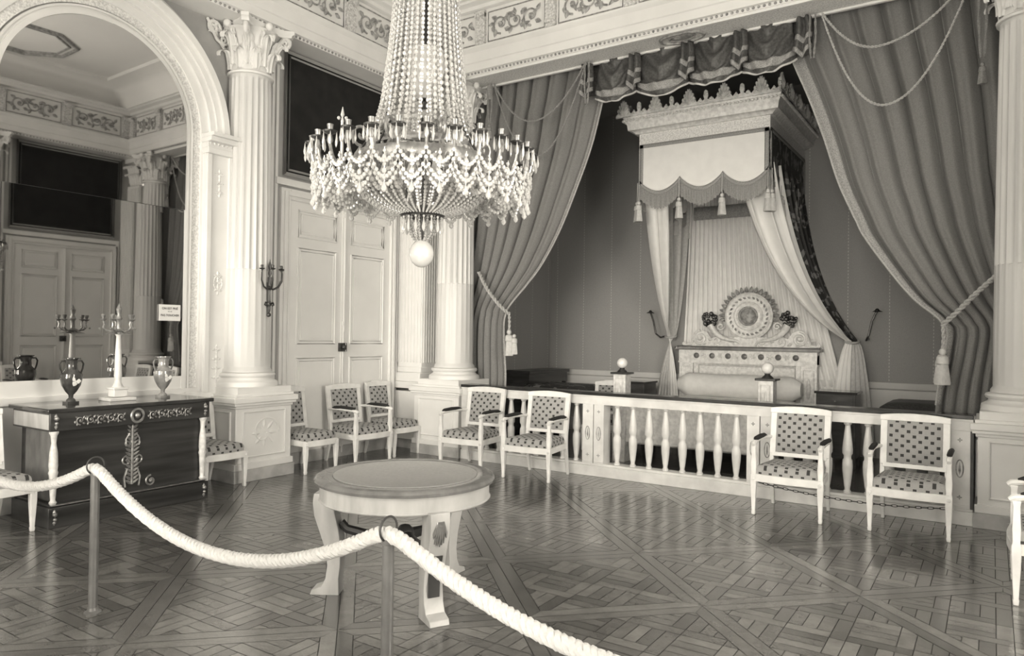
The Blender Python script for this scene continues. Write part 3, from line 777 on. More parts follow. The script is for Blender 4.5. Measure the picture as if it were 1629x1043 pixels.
# ---------------------------------------------------------------- commode and its ornaments
def commode():
    y0, y1, xf, xb, zt = 2.78, 4.19, -6.26, -6.92, .96
    t = thing('commode', ((xf+xb)/2, (y0+y1)/2, 0), 'large dark wooden commode with gilt scroll mounts under the arched mirror', 'cabinet')
    mb = MB(); mb.box(xb-.02, xf+.03, y0-.03, y1+.03, .925, zt); part('top', mb, M['mahogany_top'], t, bevel=.008, world=True)
    mb = MB(); mb.box(xb, xf, y0, y1, .775, .925); part('frieze_drawer', mb, M['mahogany'], t, bevel=.005, world=True)
    mb = MB(); mb.box(xb, xf-.07, y0+.07, y1-.05, .18, .775); part('body', mb, M['mahogany'], t, bevel=.004, world=True)
    mb = MB(); mb.box(xb, xf, y0, y1, 0, .165); mb.box(xb, xf-.02, y0+.02, y1-.02, .165, .185); part('plinth', mb, M['mahogany'], t, bevel=.004, world=True)
    MF = Matrix(((0,0,1,xf),(1,0,0,0),(0,1,0,0),(0,0,0,1)))
    mb = MB(); mb.M = MF; ym = (y0+y1)/2
    scrollwork(mb, ym+.10, ym+.52, .85, .085, .006, .006, 5); scrollwork(mb, ym-.52, ym-.10, .85, .085, .006, .006, 5)
    mb.tube([(ym+.052*cos(a), .852+.058*sin(a), .008) for a in [2*pi*i/24 for i in range(24)]], .012, 6, True); mb.ball((ym, .852, .004), .028, 8, 5)
    part('frieze_mount', mb, M['gilt'], t, world=True, label='gilt scroll mount with central wreath')
    mb = MB(); mb.M = MF @ Matrix.Translation((0, 0, -.066))
    mb.tube([(ym, .24, 0), (ym, .74, 0)], .012, 6)
    for z in [.24+.035*i for i in range(15)]:
        w = .05 if z < .58 else .03
        leafblob(mb, (ym, z, 0), w+.03, .028, .012, radians(35)); leafblob(mb, (ym, z, 0), w+.03, .028, .012, radians(145))
    for s in (-1, 1):
        mb.tube(spiral((ym+s*.045, .61, 0), .045, 1.1, s, pi/2), .007, 5); mb.tube(spiral((ym+s*.05, .45, 0), .045, 1.1, -s, pi/2), .007, 5)
        mb.tube([(ym+s*.055, .58, 0), (ym+s*.06, .64, 0), (ym+s*.03, .69, 0)], .008, 5)
        mb.tube([(ym+s*.06, .22, 0), (ym+s*.07, .3, 0), (ym+s*.045, .38, 0)], .01, 5)
    leafblob(mb, (ym, .72, 0), .05, .03, .012, pi/2)
    part('lyre_mount', mb, M['gilt'], t, world=True, label='tall gilt candelabra shaped mount')
    mb = MB(); mb.M = MF @ Matrix.Translation((0, 0, -.066)); mb.tube(spiral((ym+.17, .245, .004), .05, 1.4, 1, pi/2), .009, 6); mb.ball((ym+.17, .245, .0), .02, 8, 5)
    part('scroll_mount', mb, M['gilt'], t, world=True)
    mb = MB(); mb.M = MF; mb.box(y0+.02, y1-.02, .178, .185, -.03, .004); part('gilt_fillet', mb, M['gilt'], t, world=True)
    for yy in (y0+.045, y1-.045):
        mb = MB(); mb.lathe([(.022, .185), (.03, .20), (.018, .22), (.022, .26), (.026, .34), (.03, .42), (.036, .44), (.03, .46), (.034, .5), (.030, .6), (.018, .68), (.024, .74), (.034, .76), (.034, .775)], (xf-.035, yy, 0), 16)
        part('column', mb, M['gilt_pale'], t, world=True)
        for zz in (.85, .08):
            mb = MB(); mb.M = MF; mb.ball((yy, zz+.03, .008), .02, 8, 5); mb.ball((yy, zz-.01, .008), .015, 8, 5); leafblob(mb, (yy, zz-.02, 0), .04, .03, .015, -pi/2); leafblob(mb, (yy, zz+.03, 0), .04, .03, .015, pi/2)
            part('corner_mount', mb, M['gilt'], t, world=True)
    mb = MB(); mb.box(xb+.02, xf-.02, y0-.004, y0+.002, .79, .91); part('side_panel', mb, M['light_wood'], t, world=True)
    mb = MB(); mb.box(xb+.10, xf-.09, y0+.06, y0+.072, .2, .76); part('side_panel', mb, M['rim_wood'], t, world=True)
    return t
commode()
def vase(x, y, z, h, label, mat):
    t = thing('two_handled_vase', (x, y, z), label, 'vase'); s = h/.40
    mb = MB(); mb.box(-.048*s, .048*s, -.048*s, .048*s, 0, .02*s)
    mb.lathe([(.04*s,.02*s),(.035*s,.035*s),(.018*s,.05*s),(.02*s,.075*s),(.045*s,.105*s),(.075*s,.16*s),(.088*s,.22*s),(.085*s,.26*s),(.06*s,.285*s),(.048*s,.30*s),(.045*s,.35*s),(.055*s,.385*s),(.07*s,.395*s),(.07*s,.402*s),(.05*s,.40*s),(.04*s,.34*s)], seg=32)
    part('body', mb, M[mat], t)
    for q in (-1, 1):
        mb = MB(); mb.tube([(0, q*.055*s, .375*s), (0, q*.085*s, .375*s), (0, q*.10*s, .35*s), (0, q*.095*s, .31*s), (0, q*.082*s, .27*s), (0, q*.075*s, .25*s)], .008*s, 8); part('handle', mb, M[mat], t)
    mb = MB()
    for k in range(3): leafblob(mb, (0, 0, 0), .05*s, .05*s, .004, k*2.1)
    mb.v = [(.084*s+z_, x_*.9, .2*s+y_) for x_, y_, z_ in mb.v]; part('gilt_decoration', mb, M['gilt_pale'], t)
    return t
vase(-6.62, 3.10, .96, .39, 'dark glazed two-handled vase on the left of the commode top', 'vase')
vase(-6.62, 3.93, .96, .39, 'paler grey two-handled vase on the right of the commode top', 'vase2')
def candelabrum():
    t = thing('candelabrum', (-6.62, 3.50, .96), 'tall white and gilt branched candelabrum standing between the two vases', 'candelabrum')
    mb = MB(); mb.box(-.10, .10, -.12, .12, 0, .03); mb.box(-.055, .055, -.06, .06, .035, .10); mb.box(-.065, .065, -.07, .07, .10, .12); part('base', mb, M['marble_white'], t, bevel=.005)
    mb = MB(); mb.lathe([(.05, .12), (.03, .16), (.028, .2), (.034, .22), (.03, .3), (.026, .45), (.02, .58), (.03, .60), (.034, .62), (.012, .64)], seg=20); part('shaft', mb, M['white_figure'], t)
    mb = MB()
    for k in range(6): leafblob(mb, (0, 0, .60), .11, .05, .02, k*pi/3)
    mb.lathe([(.02, .60), (.05, .63), (.02, .65), (.018, .72), (.03, .74), (.014, .78), (.02, .80), (.026, .83), (.01, .86), (.003, .88)], seg=14)
    part('crown', mb, M['gilt'], t)
    for k in range(5):
        a = 2*pi*k/5+.35; ca, sa = cos(a), sin(a); mb = MB()
        mb.tube([(q*ca, q*sa, z) for q, z in ((.02, .64), (.06, .625), (.10, .635), (.125, .66), (.115, .69), (.125, .72))], .008, 6)
        mb.lathe([(.008, 0), (.026, .012), (.028, .016), (.01, .02), (.02, .05), (.016, .06)], (.125*ca, .125*sa, .72), 10)
        mb.ball((.155*ca, .155*sa, .65), .01, 6, 4)
        part('candle_arm', mb, M['gilt'], t)
candelabrum()

# ---------------------------------------------------------------- chairs
def armchair_base(arms, fabric='dots'):
    name = 'open_armchair' if arms else 'side_chair'
    t = thing(name, (0, 0, 0), 'x', 'chair')
    fw, bw = (.285, .25) if arms else (.225, .20); fy, by = -.26, .24
    cp = M['chair_paint']
    for s in (-1, 1):
        mb = MB(); x = s*fw
        if arms:
            mb.post([(x, fy, 0, .014, .014), (x, fy, .03, .017, .017), (x, fy, .035, .014, .014), (x, fy, .22, .023, .023), (x, fy, .30, .026, .026), (x, fy, .36, .026, .026), (x, fy, .38, .02, .02), (x, fy, .46, .025, .023), (x, fy, .54, .02, .02), (x, fy, .60, .017, .019), (x, fy, .635, .021, .024)])
        else:
            mb.post([(x, fy, 0, .014, .014), (x, fy, .03, .017, .017), (x, fy, .035, .014, .014), (x, fy, .24, .024, .024), (x, fy, .36, .025, .025)])
        lg = part('leg', mb, cp, t, bevel=.004)
        mb = MB(); mb.M = Matrix.Translation((x, fy-.026, .33)) @ Matrix.Rotation(pi/2, 4, 'X')
        mb.lathe([(.016, 0), (.014, .004), (.005, .006)], seg=10); part('rosette', mb, M['gilt_pale'], lg)
    for s in (-1, 1):
        mb = MB(); x = s*bw
        mb.post([(x, by+.07, 0, .013, .015), (x, by+.03, .16, .017, .019), (x, by, .34, .020, .022), (x, by+.005, .45, .019, .02), (x*1.02, by+.075, .90, .017, .016)])
        part('leg', mb, cp, t, bevel=.004)
    # seat rails, bowed in front
    mb = MB(); n = 14
    for z0, z1, o in ((.305, .372, 0),):
        def ring(e):
            P = [(-fw-e+.0, fy), ] + [(-fw+2*fw*i/n, fy-.012-e-.022*sin(pi*i/n)) for i in range(n+1)] + [(fw+e, fy), (bw+e, by+e), (-bw-e, by+e)]
            return P
        A = ring(.012); B = ring(-.03)
        # outer wall
        m_ = len(A); vs = [(x, y, z0) for x, y in A]+[(x, y, z1) for x, y in A]+[(x, y, z0) for x, y in B]+[(x, y, z1) for x, y in B]; fs = []
        for i in range(m_): j = (i+1) % m_; fs += [(i, j, m_+j, m_+i), (m_+i, m_+j, 3*m_+j, 3*m_+i), (2*m_+j, 2*m_+i, 3*m_+i, 3*m_+j), (j, i, 2*m_+i, 2*m_+j)]
        mb.add(vs, fs)
    part('seat_frame', mb, cp, t, bevel=.004)
    # cushion: domed
    mb = MB(); nu, nv = 12, 12
    def hw(v): return (fw-.008)+((bw-.01)-(fw-.008))*v
    def edge(u, v, k):
        x = (u*2-1)*hw(v)*k; y = (fy+.005)+(by-.03-fy)*v; y = (fy+by)/2+(y-(fy+by)/2)*k-(.022*cos(pi*(u-.5))*(1-v)**3)
        return x, y
    secs = []
    def outline(k, z):
        P = [edge(i/nu, 0, k) for i in range(nu)]+[edge(1, i/nv, k) for i in range(nv)]+[edge(1-i/nu, 1, k) for i in range(nu)]+[edge(0, 1-i/nv, k) for i in range(nv)]
        return [(x, y, z) for x, y in P]
    mb.loft([outline(1, .365), outline(1.0, .38), outline(1.01, .41), outline(.985, .432), outline(.93, .447), outline(.8, .458), outline(.55, .466), outline(.2, .47)])
    part('seat', mb, M[fabric], t, uv=True)
    # back frame with arched crest, leaning
    ztop = .95
    lean = lambda z: by+.005+(z-.45)*.155
    def quad(x0, x1, za, zb, d0=-.016, d1=.016, arch=0, mb=None):
        n = 12; secs = []
        for i in range(n+1):
            x = x0+(x1-x0)*i/n; q = (x)/(bw*1.05); b = zb+arch*(1-q*q); bend = -.012*(q*q)
            secs.append([(x, lean(za)+d0+bend, za), (x, lean(za)+d1+bend, za), (x, lean(b)+d1+bend, b), (x, lean(b)+d0+bend, b)])
        mb.loft(secs)
    mb = MB(); quad(-bw*1.1, bw*1.1, .885, .935, -.02, .02, .018, mb); quad(-bw, bw, .475, .515, -.014, .014, 0, mb)
    for s in (-1, 1): quad(s*bw*1.08, s*(bw-.035), .50, .90, -.014, .014, 0, mb)
    if not arms:
        mb.tube([(-bw*.45, lean(.95)-.0, .955), (bw*.45, lean(.95), .955)], .010, 6)
    bk = part('backrest', mb, cp, t, bevel=.005)
    mb = MB(); quad(-(bw-.03), bw-.03, .515, .89, -.028, .0, 0, mb); quad(-(bw-.06), bw-.06, .545, .86, -.038, -.02, 0, mb)
    mb2 = MB(); n = 12
    def fn(u, v):
        x = (u*2-1)*(bw-.032); z = .512+.376*v; d = .034*(1-abs(u*2-1)**4)*(1-abs(v*2-1)**4); q = x/(bw*1.05)
        return (x, lean(z)-.012-d-.012*q*q, z)
    mb2.grid(fn, n, n)
    def fb(u, v):
        x = (u*2-1)*(bw-.032); z = .512+.376*v; return (x, lean(z)+.012, z)
    mb2.grid(fb, n, n)
    part('back_cushion', mb2, M[fabric], bk, uv=True, recalc=False)
    if arms:
        for s in (-1, 1):
            mb = MB(); P = [(s*(bw+.01), lean(.66)-.005, .655), (s*(bw+.03), by-.06, .66), (s*(fw+.005), by-.24, .668), (s*fw, fy+.06, .662), (s*fw, fy-.015, .65), (s*fw, fy-.035, .635)]
            mb.tube(P, [.016, .017, .018, .02, .023, .018], 8); ar = part('armrest', mb, cp, t)
            mb = MB(); P = [(s*(bw+.035), by-.07, .674), (s*(fw+.004), by-.14, .684), (s*(fw+.002), by-.28, .688), (s*fw, fy+.06, .683), (s*fw, fy+.02, .676)]
            mb.tube(P, [.008, .021, .023, .022, .008], 8); part('arm_pad', mb, M['dots_dark'], ar, label='dark upholstered arm pad')
    return t
arm0 = armchair_base(True); side0 = armchair_base(False)
used = {}
def place(kind, x, y, rz, label, group=None):
    base = arm0 if kind == 'a' else side0
    if kind not in used: used[kind] = 1; o = base; o.location = (x, y, 0); o.rotation_euler = (0, 0, radians(rz)); o['label'] = label
    else: o = dup(base, (x, y, 0), radians(rz), label)
    o['group'] = 'white open armchairs with dotted upholstery' if kind == 'a' else 'white side chairs with dotted upholstery'
    return o
place('a', -1.52, 7.0, 0, 'white open armchair in front of the balustrade, left of the two beside the right column')
place('a', -.565, 7.02, 0, 'white open armchair nearest the right column, in front of the balustrade')
place('a', -4.31, 7.03, 4, 'white open armchair before the balustrade, nearest the double balustrade post')
place('a', -5.24, 7.06, 3, 'white open armchair by the pedestal of the column left of the balustrade')
place('a', -6.62, 6.52, 88, 'white open armchair in front of the double door, between two armless chairs')
place('a', .39, 5.68, -90, 'white armchair cut off by the right edge of the picture')
place('s', -6.69, 5.74, 90, 'armless dotted chair against the door wall, right behind the column pedestal')
place('s', -6.68, 7.20, 88, 'armless dotted chair in the corner, half behind the armchair at the door')
place('s', -6.57, 2.46, 90, 'armless dotted chair left of the dark commode behind the rope')
place('s', -6.70, 4.50, 90, 'armless dark-seated chair squeezed between the commode and the column')

# chain strung under the two armchairs on the right
t = thing('iron_chain', (-.95, 6.80, .26), 'thin dark iron chain strung below the seats of the two right armchairs', 'chain')
pts = catenary((-1.78, 6.80, .285), (-.30, 6.80, .255), .05, 34)
for i in range(0, 34):
    a, b = pts[i], pts[i+1]; mid = (a+b)/2; d = (b-a).normalized(); s_ = d.cross(Vector((0, 1, 0))) if i % 2 else Vector((0, 1, 0)); L = (b-a).length*.62
    mb = MB(); mb.tube([mid+d*(L*cos(q))+s_*(.009*sin(q)) for q in [2*pi*k/12 for k in range(12)]], .0032, 5, True); part('link', mb, M['iron'], t, world=True)

# ---------------------------------------------------------------- round table
def round_table():
    cx, cy, R = -3.01, 3.37, .545
    t = thing('round_centre_table', (cx, cy, 0), 'round pale wooden table with leather top and carved legs in the middle of the floor', 'table', rz=0)
    mb = MB(); mb.lathe([(R-.12, .70), (R-.02, .70), (R, .708), (R+.004, .722), (R-.004, .735), (R-.02, .741), (R-.10, .741), (R-.105, .738)], seg=96); part('tabletop', mb, M['rim_wood'], t)
    mb = MB(); mb.lathe([(.001, .7405), (R-.125, .7405), (R-.122, .7425), (R-.108, .7425), (R-.108, .736), (.001, .736)], seg=96); part('leather_inset', mb, M['baize'], t)
    mb = MB(); mb.lathe([(R-.06, .60), (R-.028, .60), (R-.022, .607), (R-.03, .615), (R-.03, .70), (R-.06, .70)], seg=96, cap=False); mb.f += [tuple((i, (i+1) % 96, 480+(i+1) % 96, 480+i)) for i in range(96)]
    part('apron', mb, M['light_wood'], t, recalc=True)
    for ang in (92, 212, 332):
        a = radians(ang); mb = MB(); mb.M = Matrix.Rotation(a, 4, 'Z')
        # curved bracket leg: side profile (radial, z), width w
        prof = [(.36, .615), (.40, .60), (.43, .56), (.425, .50), (.40, .40), (.385, .30), (.385, .18), (.395, .10), (.39, .0)]
        outp = [(.555, .615), (.56, .56), (.55, .48), (.515, .38), (.48, .28), (.465, .18), (.475, .10), (.50, .05), (.56, .03), (.57, .0)]
        poly = prof[::1]+outp[::-1]
        w = .058
        vs = [(x, -w, z) for x, z in poly]+[(x, w, z) for x, z in poly]; n = len(poly)
        mb.add(vs, [(i, (i+1) % n, n+(i+1) % n, n+i) for i in range(n)])
        m2 = len(prof)
        def strip(off):
            # fill side as quads between inner and outer profiles
            fs = []
            for i in range(n//2-0):
                j = n-1-i; a_, b_ = i, i+1; c_, d_ = j-1, j
                if b_ < c_: fs.append((off+a_, off+b_, off+c_, off+d_))
                elif b_ == c_: fs.append((off+a_, off+b_, off+d_))
            return fs
        k = len(mb.v)-2*n; mb.f += [tuple(q+k for q in f) for f in strip(0)]+[tuple(q+k for q in f) for f in strip(n)]
        lg = part('leg', mb, M['light_wood'], t, bevel=.004)
        mb = MB(); mb.M = Matrix.Rotation(a, 4, 'Z') @ Matrix.Translation((.0, 0, 0))
        for q in range(7): leafb = [(.545-.004*abs(q-3), (q-3)*.014, .43+.008*abs(q-3)), (.560, (q-3)*.011, .51), (.560, (q-3)*.006, .57)]; mb.tube(leafb, [.004, .008, .005], 5)
        mb.lathe([(.02, 0), (.012, .01), (.002, .014)], (.552, 0, .545), 8)
        part('carved_leaf', mb, M['rim_wood'], lg)
        mb = MB(); mb.M = Matrix.Rotation(a, 4, 'Z'); mb.loft([[(.470, -.034, .13), (.470, .034, .13), (.477, .034, .13), (.477, -.034, .13)], [(.474, -.034, .26), (.474, .034, .26), (.482, .034, .26), (.482, -.034, .26)], [(.506, -.034, .37), (.506, .034, .37), (.518, .034, .37), (.518, -.034, .37)]])
        part('inlay_panel', mb, M['dark_wood'], lg)
    mb = MB()
    for ang in (92, 212, 332):
        a = radians(ang); mb.M = Matrix.Rotation(a, 4, 'Z'); mb.tube([(0, 0, .36), (.2, 0, .35), (.36, 0, .39), (.40, 0, .43)], [.04, .032, .028, .03], 8)
    mb.M = Matrix.Identity(4); mb.ball((0, 0, .37), .06, 10, 6); part('stretcher', mb, M['dark_wood'], t)
round_table()

# ---------------------------------------------------------------- rope barrier
for x, lab in ((-4.23, 'slim iron rope post standing in front of the commode'), (-1.98, 'slim iron rope post standing just in front of the round table'), (-6.42, 'slim iron rope post out of view on the left'), (.27, 'slim iron rope post out of view on the right')):
    t = thing('rope_post', (x, 2.12, 0), lab, 'post')
    mb = MB(); mb.lathe([(.024, .012), (.024, .77), (.027, .772), (.028, .79), (.022, .795), (.01, .80)], seg=20); part('pole', mb, M['steel'], t)
    mb = MB(); mb.lathe([(.045, 0), (.045, .006), (.03, .014), (.026, .03)], seg=32); part('base', mb, M['steel'], t)
    mb = MB(); mb.tube([(0, .048*cos(a), .83+.048*sin(a)) for a in [2*pi*i/24 for i in range(24)]], .005, 6, True); part('ring', mb, M['iron'], t)
spans = [((-6.42, 2.12, .83), (-4.23, 2.12, .83), .24), ((-4.23, 2.12, .83), (-1.98, 2.12, .83), .30), ((-1.98, 2.12, .83), (.27, 2.12, .83), .28)]
pts = []
for a, b, s in spans: pts += catenary(a, b, s, 40)[:-1]
pts.append(Vector(spans[-1][1]))
sm = [Vector(p) for p in pts]
for _ in range(2): sm = [sm[0]]+[(sm[i-1]+sm[i]*2+sm[i+1])/4 for i in range(1, len(sm)-1)]+[sm[-1]]
mb = MB(); twisted(mb, sm, .031, 12, 3, 7, 5)
single('barrier_rope', mb, M['rope'], 'thick white twisted rope slung between the iron posts', 'rope')

# ---------------------------------------------------------------- balustrade
def balustrade():
    y0, y1 = 7.46, 7.62; xl, xr = -5.72, -.13; yc = (y0+y1)/2
    t = thing('balustrade', ((xl+xr)/2, yc, 0), 'long low white balustrade with black marble top before the bed alcove', 'balustrade')
    mb = MB(); mb.box(xl, xr, y0-.03, y1+.03, .925, .96); part('top_rail', mb, M['marble_black'], t, world=True, bevel=.004, label='black marble top rail')
    mb = MB(); mb.box(xl, xr, y0-.01, y1+.01, .82, .925); mb.box(xl, xr, y0-.018, y1+.018, .905, .925); part('upper_rail', mb, M['marble_white'], t, world=True, bevel=.003)
    mb = MB(); mb.box(xl, xr, y0-.02, y1+.02, 0, .12); mb.box(xl, xr, y0, y1, .12, .145); part('plinth', mb, M['marble_white'], t, world=True, bevel=.004)
    posts = [(-5.72, -5.50), (-3.95, -3.815), (-3.805, -3.68), (-2.07, -1.945), (-1.935, -1.80), (-.31, -.15)]
    for a, b in posts:
        mb = MB(); mb.box(a, b, y0-.012, y1+.012, .145, .82); mb.box(a+.004, b-.004, y0-.017, y1+.017, .16, .175); p = part('post', mb, M['marble_white'], t, world=True, bevel=.003)
        mb = MB(); c = (a+b)/2; mb.M = Matrix(((1,0,0,0),(0,0,-1,y0-.012),(0,1,0,0),(0,0,0,1)))
        for z in (.24, .74):
            for q in range(4): leafblob(mb, (c, z, 0), .022, .012, .004, q*pi/2)
        mb.tube([(c+.026*cos(q), .49+.075*sin(q), 0) for q in [2*pi*i/24 for i in range(24)]], .006, 5, True); leafblob(mb, (c, .43, 0), .12, .02, .006, pi/2)
        part('mount', mb, M['relief'], p, world=True)
    mb = MB(); mb.box(-.152, -.128, y0-.02, y1+.02, .145, .82); part('end_fillet', mb, M['dark_wood'], t, world=True)
    secs = [(-5.50, -3.95), (-3.68, -2.07), (-1.80, -.31)]
    base = None
    for a, b in secs:
        n = 8; st = (b-a)/(n+.35)
        for i in range(n):
            x = a+st*(i+.68)
            if base is None:
                mb = MB()
                pr = [(.034,.145),(.034,.165),(.026,.17),(.024,.19),(.03,.22),(.044,.34),(.047,.40),(.044,.455),(.034,.47),(.034,.50),(.046,.52),(.047,.56),(.042,.62),(.028,.74),(.023,.785),(.027,.79),(.036,.80),(.036,.82)]
                mb.lathe(pr, seg=20); base = part('baluster', mb, M['marble_white'], t); base.location = (x-t.location.x, 0, 0)
            else: c = base.copy(); COL.objects.link(c); c.parent = t; c.location = (x-t.location.x, 0, 0)
balustrade()

# ---------------------------------------------------------------- alcove curtains
def interp(P, t):
    n = len(P)-1; f = min(max(t, 0), 1)*n; i = min(int(f), n-1); q = f-i; return Vector(P[i]).lerp(Vector(P[i+1]), q)
def smoothpath(P, n=40):
    # Catmull-Rom
    P = [Vector(p) for p in P]; out = []
    for i in range(len(P)-1):
        p0 = P[max(i-1, 0)]; p1 = P[i]; p2 = P[i+1]; p3 = P[min(i+2, len(P)-1)]
        for k in range(n//(len(P)-1)+1):
            t = k/(n//(len(P)-1)+1); out.append(.5*((2*p1)+(-p0+p2)*t+(2*p0-5*p1+4*p2-p3)*t*t+(-p0+3*p1-3*p2+p3)*t**3))
    out.append(P[-1]); return out
def curtain(side, label, inner, outer_x, y0=8.13):
    kk = y0/7.9; inner = [(x*kk, 1.6+(z-1.6)*kk if z > .1 else z) for x, z in inner]
    # inner edge: (x,z) list from top to floor; outer edge: vertical
    ip = smoothpath([(x, z) for x, z in inner], 60)
    zt = ip[0][1]; tie = 1.91 if side < 0 else 1.77
    cx = (outer_x+inner[0][0])/2
    t = thing('alcove_curtain', (cx, y0, 0), label, 'curtain')
    npl = 9.5
    def fn(u, v, dy=0):
        p = interp(ip, v); z_in = p[1]; z_out = 5.02+(0-5.02)*((5.02-z_in)/5.02)
        # outer edge drops straight, inner follows its path
        w = u
        zz = z_in
        x = outer_x+(p[0]-outer_x)*(w**(1.0 if z_in > tie else 1.0))
        narrow = abs(p[0]-outer_x)/abs(inner[0][0]-outer_x)
        amp = .026+.066*narrow
        if z_in > 4.6: amp *= .8
        # the folds sweep towards the tie: pleat phase slides with height
        ph = 2*pi*npl*u+1.2*sin(3*u)
        A_ = amp*(.85+.35*sin(5.3*u+side)+.2*sin(13*u)); y = y0+.05+A_*(1.0-2.0*abs(sin(ph/2))**.55)+.012*sin(2.1*ph+1.7+.6*zz)*narrow+dy-.05*u*(1-narrow)
        x += .012*cos(ph)*narrow
        if z_in < tie: x += .02*sin(5*u+z_in*2)
        # fold sag: middle of cloth hangs lower than edges above the tie
        return (x, y, zz)
    mb = MB(); mb.grid(fn, 260, 90); part('cloth', mb, M['curtain'], t, world=True, solid=.006, recalc=False, angle=180)
    mb = MB(); mb.grid(lambda u, v: fn(.955+.045*u, v*.86, -.014), 8, 90); part('trim_band', mb, M['trim_band'], t, world=True, solid=.006, recalc=False, angle=180)
    mb = MB(); mb.tube([fn(1, v/60*.86, -.012) for v in range(61)], .010, 6); part('edge_cord', mb, M['cord'], t, world=True)
    return t
L_in = [(-3.78, 5.06), (-3.92, 4.55), (-4.08, 3.95), (-4.29, 3.43), (-4.52, 2.93), (-4.78, 2.51), (-5.0, 2.26), (-5.33, 1.90), (-5.37, 1.55), (-5.33, 1.0), (-5.36, .5), (-5.36, .03)]
R_in = [(-1.93, 5.06), (-1.76, 4.55), (-1.58, 4.09), (-1.42, 3.62), (-1.29, 3.18), (-1.14, 2.82), (-1.05, 2.62), (-.83, 2.28), (-.62, 2.0), (-.38, 1.76), (-.38, 1.5), (-.44, 1.1), (-.46, .5), (-.46, .03)]
curtain(-1, 'full-length grey alcove curtain tied back beside the left column', L_in, -6.42)
curtain(1, 'full-length grey alcove curtain tied back beside the right column', R_in, .52)
def tassel_mb(mb, x, y, z, s=1.0):
    mb.ball((x, y, z), .022*s, 8, 5); mb.lathe([(.016*s, -.02*s), (.032*s, -.03*s), (.036*s, -.07*s), (.030*s, -.078*s)], (x, y, z), 12)
    mb.lathe([(.028*s, -.075*s), (.04*s, -.19*s), (.038*s, -.20*s)], (x, y, z), 16, fl=lambda a, zz: 1+.12*cos(a*12))
def tieback(P, drop, lab):
    mid = P[0]; t = thing('rope_tieback', P[-1], lab, 'tieback')
    mb = MB(); twisted(mb, smoothpath(P, 24), .024, 9, 2, 7); part('cord', mb, M['cord'], t, world=True)
    mb = MB(); e = P[-1]
    twisted(mb, [(e[0], e[1], e[2]), (e[0]+.01, e[1]-.01, e[2]-drop*.5), (e[0], e[1], e[2]-drop)], .02, 9, 2, 6); part('cord_end', mb, M['cord'], t, world=True)
    mb = MB(); tassel_mb(mb, e[0], e[1], e[2]-drop, 1.55); part('tassel', mb, M['lining'], t, world=True)
    mb = MB(); tassel_mb(mb, e[0]+.07*(1 if e[0] < -3 else -.3), e[1]+.02, e[2]-drop-.05, 1.2); part('tassel', mb, M['lining'], t, world=True)
tieback([(-5.86, 7.98, 2.46), (-5.66, 7.90, 2.22), (-5.45, 7.89, 2.0), (-5.32, 7.94, 1.88)], .24, 'twisted cord tieback with tassels on the left alcove curtain')
tieback([(.04, 7.98, 2.22), (-.12, 7.90, 2.05), (-.27, 7.89, 1.88), (-.39, 7.94, 1.76)], .26, 'twisted cord tieback with tassels on the right alcove curtain')
# swagged cords
def cordswag(a, mid, b, lab, sub):
    # parabola through a, b with lowest point near mid
    n = 30; P = []
    for i in range(n+1):
        f = i/n; x = a[0]+(b[0]-a[0])*f
        fm = (mid[0]-a[0])/(b[0]-a[0]); base = a[1]+(b[1]-a[1])*f; sag = (a[1]+(b[1]-a[1])*fm)-mid[1]
        g = f/fm if f < fm else (1-f)/(1-fm)
        P.append((x, 7.86, base-sag*(1-(1-g)**2)))
    mb = MB(); twisted(mb, P, .013, 14, 2, 6); single('swagged_cord', mb, M['cord_dark' if a[0] < -3 else 'cord'], lab, 'cord', 'swagged cords over the alcove curtains')
cordswag((-5.56, 4.95), (-4.92, 4.36), (-4.19, 4.97), 'upper swagged cord over the left alcove curtain', 0)
cordswag((-5.56, 4.93), (-4.87, 3.90), (-4.19, 4.95), 'lower, deeper swagged cord over the left alcove curtain', 0)
cordswag((-1.47, 4.94), (-.95, 4.49), (-.20, 4.97), 'upper swagged cord over the right alcove curtain', 0)
cordswag((-1.47, 4.92), (-.88, 3.90), (-.18, 4.95), 'lower, deeper swagged cord over the right alcove curtain', 0)
for x, zt, zb, lab in ((-5.63, 4.97, 4.38, 'hanging tasselled cord at the top left of the alcove, beside the column capital'), (-4.17, 4.97, 4.40, 'looped hanging cord at the left end of the festooned pelmet'), (-1.56, 4.96, 4.44, 'looped hanging cord at the right end of the festooned pelmet'), (-.09, 4.97, 4.12, 'hanging tasselled cord at the top right of the alcove')):
    mb = MB()
    for q in (-.025, .025): twisted(mb, [(x+q, 7.86, zt), (x+q*1.2, 7.86, (zt+zb)/2), (x+q*.4, 7.86, zb)], .012, 14, 2, 5)
    if 'tassel' in lab: mb.lathe([(.03, 0), (.045, -.05), (.03, -.2)], (x, 7.86, zt-.02), 10); tassel_mb(mb, x, 7.86, zb+.02, .9)
    single('hanging_cord', mb, M['cord_dark'], lab, 'cord')
